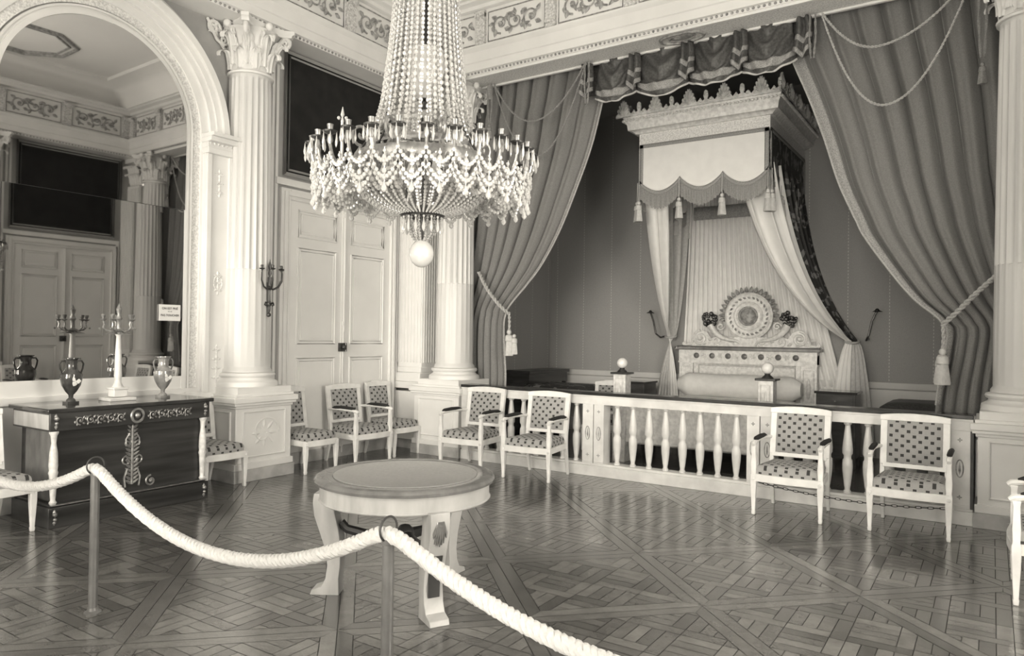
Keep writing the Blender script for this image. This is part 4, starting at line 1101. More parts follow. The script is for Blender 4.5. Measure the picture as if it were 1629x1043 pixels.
# festooned pelmet
def pelmet():
    yb = 8.02; t = thing('festooned_pelmet', (-2.93, yb, 4.4), 'dark festooned pelmet with pale braid hanging under the alcove beam', 'pelmet')
    bx = [-4.12, -3.57, -2.92, -2.32, -1.74]; zl = [4.55, 4.55, 4.53, 4.54, 4.57]; zm = [4.45, 4.42, 4.44, 4.45]
    mb = MB(); mb.grid(lambda u, v: (-4.27+2.68*u, yb+.06+.012*sin(u*60), 5.02-.40*v), 90, 4); part('backing', mb, M['curtain_dark'], t, world=True, solid=.006, recalc=False)
    for k in range(4):
        x0, x1 = bx[k], bx[k+1]; c = (x0+x1)/2; hw = (x1-x0)/2
        def fn(u, v, dy=0):
            q = u*2-1; prof = (1-q*q)
            zb_edge = zl[k]+(zl[k+1]-zl[k])*u-(((zl[k]+zl[k+1])/2-zm[k])*prof)
            ztop = 5.02
            zz = ztop+(zb_edge-ztop)*v
            # swag folds: curved ridges
            fold = .028*sin(6.5*pi*(v*.75+.42*abs(q)**1.3+.05*sin(k*2+3*q)))*(.3+.7*prof)
            x = c+hw*q*(.80+.20*v)
            y = yb-.02-.10*prof*sin(pi*min(v*1.05, 1)*.62)-fold+dy
            zz -= .03*prof*sin(v*7*pi)*v
            return (x, y, zz)
        mb = MB(); mb.grid(fn, 32, 50); part('swag', mb, M['curtain_dark'], t, world=True, recalc=False, angle=180, solid=.004)
        mb = MB(); mb.grid(lambda u, v: fn(u, .80+.09*v, -.008), 32, 5); part('braid', mb, M['trim_band'], t, world=True, recalc=False, angle=180, solid=.006)
        mb = MB(); mb.tube([fn(u/24, 1.0, -.004) for u in range(25)], .012, 6); part('piping', mb, M['lining'], t, world=True)
    for k, x in enumerate([-4.20]+bx[1:4]+[-1.66]):
        def fj(u, v, dy=0):
            q = u*2-1; xx = x+.075*q*(1+.3*v)+.01*sin(v*5); y = yb-.13+.035*cos(q*6)+dy; zz = 4.96-(.34+.09*(1-abs(q)))*v
            return (xx, y+.0, zz)
        mb = MB(); mb.grid(fj, 12, 12); part('jabot', mb, M['curtain_dark'], t, world=True, solid=.005, recalc=False, angle=180)
        for v0 in (.50, .84):
            mb = MB(); mb.grid(lambda u, v: fj(u, v0+.14*v, -.008), 12, 3); part('braid', mb, M['trim_band'], t, world=True, solid=.004, recalc=False, angle=180)
pelmet()

# ---------------------------------------------------------------- bed
BX0, BX1, BY0, BY1 = -4.03, -2.03, 8.60, 10.82; BXC = (BX0+BX1)/2
def bed():
    t = thing('state_bed', (BXC, (BY0+BY1)/2, 0), 'large pale carved state bed with round medallion headboard behind the balustrade', 'bed')
    mb = MB(); mb.box(BX0+.06, BX1-.06, BY0+.08, BY1-.05, .22, .46); part('bed_frame', mb, M['gilt_pale'], t, world=True, bevel=.01)
    mb = MB()
    def fm(u, v): 
        e = min(u, 1-u, v, 1-v); k = min(e*12, 1); return (BX0+.1+(BX1-BX0-.2)*u, BY0+.15+(BY1-BY0-.3)*v, .44+.31*(k**.4)+.012*sin(u*9)*sin(v*11))
    mb.grid(fm, 40, 40); mb.box(BX0+.11, BX1-.11, BY0+.16, BY1-.16, .42, .5); part('mattress', mb, M['linen'], t, world=True, recalc=False)
    mb = MB(); 
    secs = []
    for i in range(33):
        u = i/32; x = BX0+.13+(BX1-BX0-.26)*u; k = min(1, .55+6*min(u, 1-u)); r = .17*k
        secs.append([(x, 10.42+r*1.05*cos(a), .91+r*sin(a)*(1+.03*sin(u*14))) for a in [2*pi*q/20 for q in range(20)]])
    mb.loft(secs); part('bolster', mb, M['linen'], t, world=True)
    # head board
    yh = 10.80
    mb = MB(); mb.box(BX0, BX0+.22, yh-.05, yh+.10, 0, 1.38); mb.box(BX1-.22, BX1, yh-.05, yh+.10, 0, 1.38); mb.box(BX0+.2, BX1-.2, yh, yh+.08, .3, 1.38)
    hb = part('headboard', mb, M['gilt_pale'], t, world=True, bevel=.005)
    mb = MB(); mb.tube([(BX0+.3, yh-.01, .5), (BX1-.3, yh-.01, .5), (BX1-.3, yh-.01, 1.20), (BX0+.3, yh-.01, 1.20)], .022, 6, True)
    for xx in (BX0+.11, BX1-.11):
        mb.tube([(xx-.07, yh-.055, .3), (xx+.07, yh-.055, .3), (xx+.07, yh-.055, 1.16), (xx-.07, yh-.055, 1.16)], .008, 5, True); mb.ball((xx, yh-.055, .9), .03, 8, 5, 5)
    part('moulding', mb, M['gilt_pale'], hb, world=True)
    mb = MB(); mb.box(BX0-.01, BX1+.01, yh-.07, yh+.11, 1.22, 1.245); mb.box(BX0-.0, BX1+.0, yh-.06, yh+.10, 1.245, 1.42); part('frieze', mb, M['gilt_pale'], hb, world=True)
    mb = MB(); mb.box(BX0-.05, BX1+.05, yh-.11, yh+.12, 1.42, 1.465); mb.box(BX0-.03, BX1+.03, yh-.09, yh+.12, 1.465, 1.48); part('cornice', mb, M['rim_wood'], hb, world=True, bevel=.006)
    mb = MB(); mb.M = Matrix(((1,0,0,0),(0,0,-1,yh-.06),(0,1,0,0),(0,0,0,1)))
    for i in range(7):
        x = BX0+.28+(BX1-BX0-.56)*i/6; mb.lathe([(.042, 0), (.044, .012), (.03, .016), (.02, .024), (.004, .026)], (0, 0, 0), 12); mb.v[-60:] = [tuple(mb.M @ Vector((Vector(mb.M.inverted() @ Vector(p)).x+x, Vector(mb.M.inverted() @ Vector(p)).y+1.335, Vector(mb.M.inverted() @ Vector(p)).z))) for p in mb.v[-60:]]
    part('frieze_rosettes', mb, M['rim_wood'], hb, world=True)
    mb = MB(); mb.M = Matrix(((1,0,0,0),(0,0,-1,yh-.06),(0,1,0,0),(0,0,0,1)))
    for i in range(6):
        x = BX0+.28+(BX1-BX0-.56)*(i+.5)/6
        for q in range(6): leafblob(mb, (x, 1.335, 0), .05, .022, .01, q*pi/3)
    part('frieze_rosettes', mb, M['gilt_pale'], hb, world=True)
    # crest: medallion
    cr = part('crest', MB().box(BXC-.16, BXC+.16, yh-.03, yh+.03, 1.48, 1.62), M['gilt_pale'], hb, world=True)
    mx, mz, mr = BXC+.04, 1.93, .35
    mb = MB(); mb.M = Matrix(((1,0,0,mx),(0,0,-1,yh),(0,1,0,mz),(0,0,0,1)))
    mb.lathe([(.001, -.03), (mr, -.03), (mr, .02), (mr*.93, .035), (mr*.86, .02), (mr*.62, .018), (mr*.58, .03), (mr*.5, .02), (mr*.44, .03), (mr*.36, .03)], seg=64, cap=False); part('medallion', mb, M['gilt_pale'], cr, world=True)
    mb = MB(); mb.M = Matrix(((1,0,0,mx),(0,0,-1,yh-.02),(0,1,0,mz),(0,0,0,1)))
    mb.lathe([(.12, 0), (.115, .03), (.09, .055), (.05, .07), (.003, .075)], seg=32); mb.lathe([(.12, 0), (.135, .01), (.145, .02), (.135, .03), (.12, .02)], seg=32); part('boss', mb, M['relief'], cr, world=True)
    mb = MB(); mb.M = Matrix(((1,0,0,mx),(0,0,-1,yh-.02),(0,1,0,mz),(0,0,0,1)))
    for q in range(26): a = 2*pi*q/26; leafblob(mb, (mr*.74*cos(a), mr*.74*sin(a), 0), .06, .035, .014, a+1.2)
    part('medallion_relief', mb, M['relief'], cr, world=True)
    mb = MB(); mb.M = Matrix(((1,0,0,mx),(0,0,-1,yh),(0,1,0,mz),(0,0,0,1)))
    for q in range(20):
        a = radians(-8)+radians(196)*q/19
        mb.M = Matrix(((1,0,0,mx),(0,0,-1,yh),(0,1,0,mz),(0,0,0,1))) @ Matrix.Rotation(a, 4, 'Z')
        mb.ball((mr+.028, 0, 0), .030, 7, 5); leafblob(mb, (mr, 0, .01), .095, .06, .03, 0)
        mb.add([(mr, -.015, -.02), (mr, .015, -.02), (mr+.08, .012, -.01), (mr+.08, -.012, -.01), (mr+.04, 0, .02)], [(0,1,2,3), (0,1,4), (1,2,4), (2,3,4), (3,0,4)])
    part('wreath', mb, M['relief'], cr, world=True)
    for s in (-1, 1):
        mb = MB(); P = [(mx+s*.10, yh-.02, 1.50), (mx+s*.16, yh-.03, 1.56), (mx+s*.28, yh-.03, 1.58), (mx+s*.40, yh-.03, 1.62), (mx+s*.50, yh-.03, 1.70), (mx+s*.56, yh-.03, 1.80)]
        mb.tube(smoothpath(P, 24), [.015+.055*(i/30)**1.3 for i in range(len(smoothpath(P, 24)))], 12); part('cornucopia', mb, M['gilt_pale'], cr, world=True)
        mb = MB()
        for q in range(34):
            a = random.uniform(0, 6.28); b = random.uniform(-1, 1); r = .105
            mb.ball((mx+s*.575+r*cos(a)*sqrt(1-b*b), yh-.03+.6*r*sin(a)*sqrt(1-b*b), 1.885+r*b), random.uniform(.022, .036), 7, 5)
        part('fruit', mb, M['bronze'], cr, world=True, label='dark clustered carved fruit')
        mb = MB(); mb.M = Matrix(((1,0,0,0),(0,0,-1,yh-.02),(0,1,0,0),(0,0,0,1)))
        mb.prism([(mx+s*x_, z_) for x_, z_ in ((.08, 1.48), (.98, 1.48), (.95, 1.51), (.87, 1.52), (.84, 1.62), (.78, 1.70), (.70, 1.72), (.62, 1.69), (.56, 1.60), (.45, 1.63), (.36, 1.60), (.25, 1.62), (.08, 1.62))], -.03, -.012)
        mb.tube(spiral((mx+s*.72, 1.60, 0), .115, 1.5, -s, pi/2), .022, 7); mb.ball((mx+s*.72, 1.60, .0), .04, 8, 5)
        mb.tube(spiral((mx+s*.46, 1.56, 0), .07, 1.3, s, -pi/2), .014, 6); mb.tube(spiral((mx+s*.2, 1.55, 0), .065, 1.3, -s, -pi/2), .014, 6)
        mb.tube([(mx+s*.83, 1.58, 0), (mx+s*.86, 1.50, 0), (mx+s*.95, 1.49, 0), (mx+s*1.0, 1.52, 0)], .014, 6); mb.tube(spiral((mx+s*.98, 1.515, 0), .03, 1.2, s, pi/2), .01, 6)
        for q in range(8): leafblob(mb, (mx+s*(.3+.08*q), 1.56+.03*sin(q), 0), .08, .05, .02, q*.9)
        part('scroll', mb, M['gilt_pale'], cr, world=True)
        mb = MB(); mb.tube(spiral((mx+s*.40, yh-.04, 1.78), .001, 1), .001, 3)
        mb = MB(); mb.M = Matrix(((1,0,0,0),(0,0,-1,yh-.02),(0,1,0,0),(0,0,0,1))); mb.tube(spiral((mx+s*.41, 1.78, 0), .06, 1.4, s, 0), .013, 6); part('scroll', mb, M['gilt_pale'], cr, world=True)
    # foot posts with white balls
    for xx in (BX0+.04, BX1-.13):
        mb = MB(); mb.box(xx-.085, xx+.085, BY0-.085, BY0+.085, 0, 1.12); p = part('foot_post', mb, M['gilt_pale'], t, world=True, bevel=.004)
        mb = MB(); mb.box(xx-.115, xx+.115, BY0-.115, BY0+.115, 1.12, 1.145); mb.lathe([(.07, 1.145), (.05, 1.17), (.03, 1.185), (.035, 1.20)], (xx, BY0, 0), 16); part('post_cap', mb, M['dark_wood'], p, world=True, bevel=.004)
        mb = MB(); mb.ball((xx, BY0, 1.26), .068, 24, 16); part('ball_finial', mb, M['ball'], p, world=True)
        mb = MB(); mb.tube([(xx-.05, BY0-.088, .3), (xx+.05, BY0-.088, .3), (xx+.05, BY0-.088, 1.07), (xx-.05, BY0-.088, 1.07)], .007, 5, True); mb.ball((xx, BY0-.086, .85), .022, 8, 5, 7); part('moulding', mb, M['gilt_pale'], p, world=True)
    mb = MB(); mb.box(BX0+.12, BX1-.2, BY0-.04, BY0+.04, .25, .84); part('footboard', mb, M['gilt_pale'], t, world=True, bevel=.01)
    return t
bed()

# ---------------------------------------------------------------- bed canopy with valance and drapes
CX0, CX1, CY0, CY1 = -3.97, -2.28, 9.05, 10.98
def canopy():
    t = thing('bed_canopy', ((CX0+CX1)/2, 10.0, 3.3), 'rectangular gilt bed canopy with white scalloped fringed valance', 'canopy')
    path = [(CX0, CY1), (CX0, CY0), (CX1, CY0), (CX1, CY1)]
    def sw(prof, mat, nm, **k):
        mb = MB(); mb.sweep([(-o, u) for o, u in prof][::1] if False else prof, path[::-1] if False else path); return part(nm, mb, M[mat], t, world=True, **k)
    # outward is to the right of travel: path goes down left side, so use negative offsets
    def P_(pr): return [(o, u) for o, u in pr]
    sw(P_([(-.03, 4.33), (.05, 4.33), (.06, 4.345), (.10, 4.37), (.13, 4.37), (.14, 4.45), (.15, 4.46), (.17, 4.50), (.18, 4.54), (-.03, 4.54)]), 'gilt_pale', 'cornice')
    sw(P_([(-.02, 4.17), (.012, 4.17), (.012, 4.33), (-.02, 4.33)]), 'damask', 'frieze')
    mb = MB()
    def along():
        for (a, b) in ((path[0], path[1]), (path[1], path[2]), (path[2], path[3])):
            yield Vector(a), Vector(b)
    nrm = [Vector((-1, 0)), Vector((0, -1)), Vector((1, 0))]
    for (a, b), n in zip(along(), nrm):
        aa = a+n*.165; bb = b+n*.165; d = (bb-aa).normalized(); aa = aa-d*(.165 if a != Vector(path[0]) else 0); bb = bb+d*(.165 if b != Vector(path[3]) else 0)
        m_ = int((bb-aa).length/.045)
        for i in range(m_+1): p = aa.lerp(bb, i/m_); mb.ball((p.x+n.x*.02, p.y+n.y*.02, 4.495), .019, 6, 4)
    part('bead_row', mb, M['gilt_pale'], t, world=True)
    # cresting: palmettes
    mb = MB()
    for (a, b), n in zip(along(), nrm):
        aa = a+n*.19; bb = b+n*.19; d = (bb-aa).normalized(); aa -= d*(.17 if a != Vector(path[0]) else 0); bb += d*(.17 if b != Vector(path[3]) else 0)
        L = (bb-aa).length; m_ = max(4, round(L/.235)); 
        ex = Vector((d.x, d.y, 0)); ez = Vector((0, 0, 1)); en = Vector((n.x, n.y, 0))
        for i in range(m_+1):
            p = aa+d*(L*i/m_); Mx = Matrix(((ex.x, ez.x, en.x, p.x), (ex.y, ez.y, en.y, p.y), (ex.z, ez.z, en.z, 4.54), (0, 0, 0, 1))); mb.M = Mx
            big = (i % 2 == 0)
            if big:
                mb.prism([(.09*(.75+.25*abs(cos(9*q)))*cos(q)*(1.15-.35*sin(q)), .03+.20*(.84+.16*abs(cos(9*q)))*sin(q)) for q in [pi*k/36 for k in range(37)]]+[(-.11, .0), (.11, .0)], -.02, .006)
                for q in range(7): leafblob(mb, (0, .02, .006), .19-.03*abs(q-3), .03, .03, pi/2+(q-3)*.33)
            else:
                mb.prism([(-.025, 0), (.025, 0), (.018, .06), (.03, .10), (.022, .16), (.0, .175), (-.022, .16), (-.03, .10), (-.018, .06)], -.015, .01); mb.ball((0, .12, 0), .028, 7, 5)
            if i < m_:
                w = L/m_; mb.prism([(0, 0), (w, 0), (w, .07), (w*.8, .045), (w*.68, .085), (w*.5, .035), (w*.32, .085), (w*.2, .045), (0, .07)], -.015, .004); mb.tube(spiral((w*.3, .045, .008), .03, 1.2, 1), .006, 4); mb.tube(spiral((w*.7, .045, .008), .03, 1.2, -1), .006, 4)
    part('cresting', mb, M['gilt_pale'], t, world=True, recalc=False, smooth=False)
    mb = MB(); mb.box(CX0, CX1, CY0, CY1, 4.20, 4.24); part('tester', mb, M['brocade'], t, world=True)
    # valances
    def val(a, b, n, lobes, mats, nm):
        a = Vector(a); b = Vector(b); L = (b-a).length; en = Vector(n)
        def zb(u): q = (u*lobes) % 1; return 3.69-.165*sin(pi*q)**.8 if 0 < u < 1 else 3.69
        def pt(u, z, o): p = a.lerp(b, u); return (p.x+en.x*o, p.y+en.y*o, z)
        N = 60
        mb = MB(); mb.grid(lambda u, v: pt(u, 4.18+(zb(u)-4.18)*v, .0+.006*sin(u*25)*v), N, 10); cl = part('valance', mb, M[mats[0]], t, world=True, solid=.008, recalc=False)
        mb = MB(); mb.grid(lambda u, v: pt(u, zb(u)+.02-.055*v, .008), N, 2); mb.grid(lambda u, v: pt(u, 4.185-.05*v, .008), N, 1)
        mb.grid(lambda u, v: pt(u*.03, 4.18-(4.18-3.66)*v, .008), 1, 6); mb.grid(lambda u, v: pt(1-u*.03, 4.18-(4.18-3.66)*v, .008), 1, 6)
        part('valance_border', mb, M['trim_band'], cl, world=True, solid=.006, recalc=False)
        mb = MB(); K = int(L/.011)
        for i in range(K):
            u = (i+.5)/K; z0 = zb(u)-.03; ln = .185+.01*sin(i*1.7); w = .0036/L
            mb.add([pt(u-w, z0, .004), pt(u+w, z0, .004), pt(u+w, z0-ln, .004+.003*sin(i)), pt(u-w, z0-ln, .004+.003*sin(i)), pt(u-w, z0, -.004), pt(u+w, z0, -.004), pt(u+w, z0-ln, -.004), pt(u-w, z0-ln, -.004)], [(0,1,2,3), (5,4,7,6), (1,5,6,2), (4,0,3,7)])
        fr = part('fringe', mb, M['fringe'], t, world=True, recalc=False, smooth=False); fr['kind'] = 'stuff'
        for i in range(lobes+1):
            p = pt(i/lobes, 3.40, .025); mb = MB(); mb.tube([(p[0], p[1], 3.68), (p[0], p[1], 3.40)], .005, 5); tassel_mb(mb, p[0], p[1], p[2], 1.25); part('tassel', mb, M['lining'], t, world=True)
    val((CX0, CY0-.012), (CX1, CY0-.012), (0, -1), 3, ('white_silk',), 'f')
    val((CX1+.012, CY0), (CX1+.012, CY1-.02), (1, 0), 4, ('brocade',), 'r')
    val((CX0-.012, CY0), (CX0-.012, CY1-.02), (-1, 0), 4, ('white_silk',), 'l')
    mb = MB(); mb.grid(lambda u, v: (CX0+.1+(CX1-CX0-.2)*u, CY1-.09+.008*sin(u*90), 3.62-.2*v), 200, 2); part('back_valance', mb, M['fringe'], t, world=True, solid=.006, recalc=False)
    return t
canopy()
def drape(top, tie, foot, label, mats, npl=7, tucks=(0, 1)):
    """top: polyline along the canopy; tie: gather point; foot: spread on the floor (two points)"""
    t = thing('bed_drape', (tie[0], tie[1], 0), label, 'bed curtain')
    T = Vector(tie)
    def fn(u, v):
        a = Vector(interp(top, u)); tv = .66
        if v < tv:
            q = v/tv; g = Vector((tie[3]*(u-.5), 0, 0)) if len(tie) > 3 else Vector((.14*(u-.5), 0, 0))
            b = Vector(tie[:3])+g; c = Vector((a.x+(b.x-a.x)*.22, a.y+(b.y-a.y)*.30, b.z+(a.z-b.z)*(.26+.06*u)))
            p = a*(1-q)**2+c*2*q*(1-q)+b*q*q; amp = .045*(1-q)**.6+.012
        else:
            q = (v-tv)/(1-tv); b = Vector(tie[:3])+Vector((.14*(u-.5), 0, 0)); f = Vector(foot[0]).lerp(Vector(foot[1]), u); s_ = q**.55
            p = Vector((b.x+(f.x-b.x)*s_, b.y+(f.y-b.y)*s_, b.z+(f.z-b.z)*q)); amp = .012+.03*q
        ph = 2*pi*npl*u
        n_ = Vector((.55, -.83, 0)) if True else 0
        p = p+n_*(amp*sin(ph))+Vector((amp*.4*cos(ph*1.0), 0, 0)); return tuple(p)
    for k, (u0, u1, mt, nm) in enumerate(mats):
        vm = .66 if mt == 'brocade' else 1
        mb = MB(); mb.grid(lambda u, v: fn(u0+(u1-u0)*u, v*vm), int(110*(u1-u0))+4, 60); part(nm, mb, M[mt], t, world=True, solid=.005, recalc=False, angle=180)
        if vm < 1: mb = MB(); mb.grid(lambda u, v: fn(u0+(u1-u0)*u, vm+(1-vm)*v), int(110*(u1-u0))+4, 24); part('lower_fold', mb, M['lining'], t, world=True, solid=.005, recalc=False, angle=180)
    mb = MB(); mb.tube([(tie[0]+.085*cos(a), tie[1]-.02+.06*sin(a), tie[2]+.02*sin(a)) for a in [2*pi*i/20 for i in range(20)]], .016, 6, True); part('tie_band', mb, M['cord'], t, world=True)
drape([(-3.62, 9.12, 3.78), (-3.95, 9.10, 3.78), (-3.97, 9.6, 3.85), (-3.97, 10.2, 3.85), (-3.95, 10.9, 3.85)][::1], (-4.16, 10.74, 1.62), [(-3.95, 10.66, .05), (-4.50, 10.74, .05)], 'pale silk bed curtain gathered left of the headboard', [(0, .42, 'white_silk', 'front_fold'), (.42, 1, 'lining', 'side_fold')], 7)
drape([(-2.72, 9.14, 3.78), (-2.30, 9.12, 3.78), (-2.27, 9.6, 3.8), (-2.27, 10.2, 3.8), (-2.29, 10.9, 3.8)], (-1.58, 10.74, 1.58), [(-1.90, 10.62, .05), (-1.30, 10.74, .05)], 'pale silk bed curtain with dark patterned outer face, swept right of the headboard', [(0, .45, 'white_silk', 'front_fold'), (.45, 1, 'brocade', 'outer_fold')], 7)
mb = MB(); mb.grid(lambda u, v: (-3.95+1.66*u+(-.15+.90*u)*v**1.5, 10.955+.015*sin(u*2*pi*26)+.0*v, 4.1+(.3-4.1)*v), 360, 30)
single('bed_back_hanging', mb, M['white_silk'], 'pale pleated silk hanging on the wall behind the headboard', 'hanging', solid=.004, recalc=False, angle=180)
for x, s in ((-4.36, -1), (-1.42, 1)):
    mb = MB(); mb.tube([(x, 10.98, 1.62), (x, 10.80, 1.60), (x+s*.04, 10.70, 1.66), (x+s*.08, 10.70, 1.85), (x+s*.14, 10.72, 2.0)], .014, 7)
    for q in range(5): mb.ball((x+s*.14, 10.72, 2.0), .028, 8, 5); leafblob(mb, (x+s*.14, 10.72, 1.98), .07, .04, .02, q*1.25)
    single('curtain_hook', mb, M['bronze'], 'dark flower-ended curtain hook on the wall %s of the bed' % ('left' if s < 0 else 'right'), 'hook')

# ---------------------------------------------------------------- furniture inside the alcove
def bedside(x0, x1, y0, y1, zt, label, curved):
    t = thing('bedside_cabinet', ((x0+x1)/2, (y0+y1)/2, 0), label, 'cabinet')
    mb = MB(); mb.box(x0-.02, x1+.02, y0-.02, y1+.02, zt-.03, zt); part('top', mb, M['mahogany_top'], t, world=True, bevel=.005)
    mb = MB(); mb.box(x0, x1, y0, y1, .12, zt-.03); part('body', mb, M['mahogany'], t, world=True, bevel=.004)
    mb = MB(); mb.box(x0+.03, x1-.03, y0-.008, y0, zt-.20, zt-.05); dr = part('drawer', mb, M['mahogany'], t, world=True, bevel=.003)
    mb = MB(); mb.ball(((x0+x1)/2, y0-.02, zt-.12), .014, 8, 5); part('knob', mb, M['gilt'], dr, world=True)
    mb = MB(); mb.box(x0+.03, x1-.03, y0-.008, y0, .16, zt-.22); part('door', mb, M['mahogany'], t, world=True, bevel=.003)
    for xx in (x0+.025, x1-.025):
        for yy in (y0+.025, y1-.025): mb = MB(); mb.post([(xx, yy, 0, .018, .018), (xx, yy, .12, .024, .024)]); part('foot', mb, M['dark_wood'], t, world=True)
bedside(-4.70, -4.20, 9.80, 10.25, .95, 'small dark bedside cabinet on the left of the bed head', False)
bedside(-1.86, -1.40, 9.80, 10.22, .95, 'small dark bedside cabinet on the right of the bed head', True)
def bench(x0, x1, y0, y1, z, label, mat='brocade', name='upholstered_bench'):
    t = thing(name, ((x0+x1)/2, (y0+y1)/2, 0), label, 'bench')
    mb = MB(); mb.box(x0, x1, y0, y1, z-.20, z-.06); part('frame', mb, M['dark_wood'], t, world=True, bevel=.006)
    mb = MB()
    n = 16
    def f(u, v): e = min(u, 1-u, v, 1-v); return (x0+(x1-x0)*u, y0+(y1-y0)*v, z-.06+.07*min(1, e*7)**.5)
    mb.grid(f, n, n); mb.box(x0+.01, x1-.01, y0+.01, y1-.01, z-.07, z-.05); part('cushion', mb, M[mat], t, world=True, recalc=False)
    for xx in (x0+.04, x1-.04):
        for yy in (y0+.04, y1-.04): mb = MB(); mb.post([(xx, yy, 0, .016, .016), (xx, yy, z-.2, .028, .028)]); part('leg', mb, M['dark_wood'], t, world=True)
    return t
bench(-5.95, -4.95, 9.20, 10.15, .86, 'wide dark bench behind the balustrade, left of the bed')
bench(-1.15, .05, 9.90, 10.75, .84, 'wide dark bench behind the balustrade, right of the bed', 'curtain_dark')
def dark_console():
    x0, x1, y0, y1 = -6.40, -5.98, 9.5, 10.7
    t = thing('side_console', ((x0+x1)/2, (y0+y1)/2, 0), 'dark console standing against the left wall of the alcove', 'cabinet')
    mb = MB(); mb.box(x0, x1+.03, y0-.03, y1+.03, 1.0, 1.05); part('top', mb, M['mahogany'], t, world=True, bevel=.005)
    mb = MB(); mb.box(x0, x1, y0, y1, .85, 1.0); part('frieze', mb, M['mahogany'], t, world=True)
    mb = MB(); mb.box(x0, x1, y0, y1, 0, .08); mb.box(x0, x0+.06, y0, y1, .08, .85); part('plinth', mb, M['mahogany'], t, world=True)
    for yy in (y0+.04, y1-.04): mb = MB(); mb.lathe([(.03, .08), (.035, .2), (.028, .8), (.036, .85)], (x1-.04, yy, 0), 12); part('leg', mb, M['dark_wood'], t, world=True)
dark_console()
o = dup(side0, (-4.62, 9.35, 0), radians(0), 'dotted chair back showing behind the left bed post'); o['group'] = 'white side chairs with dotted upholstery'
o.rotation_euler = (0, 0, radians(10))

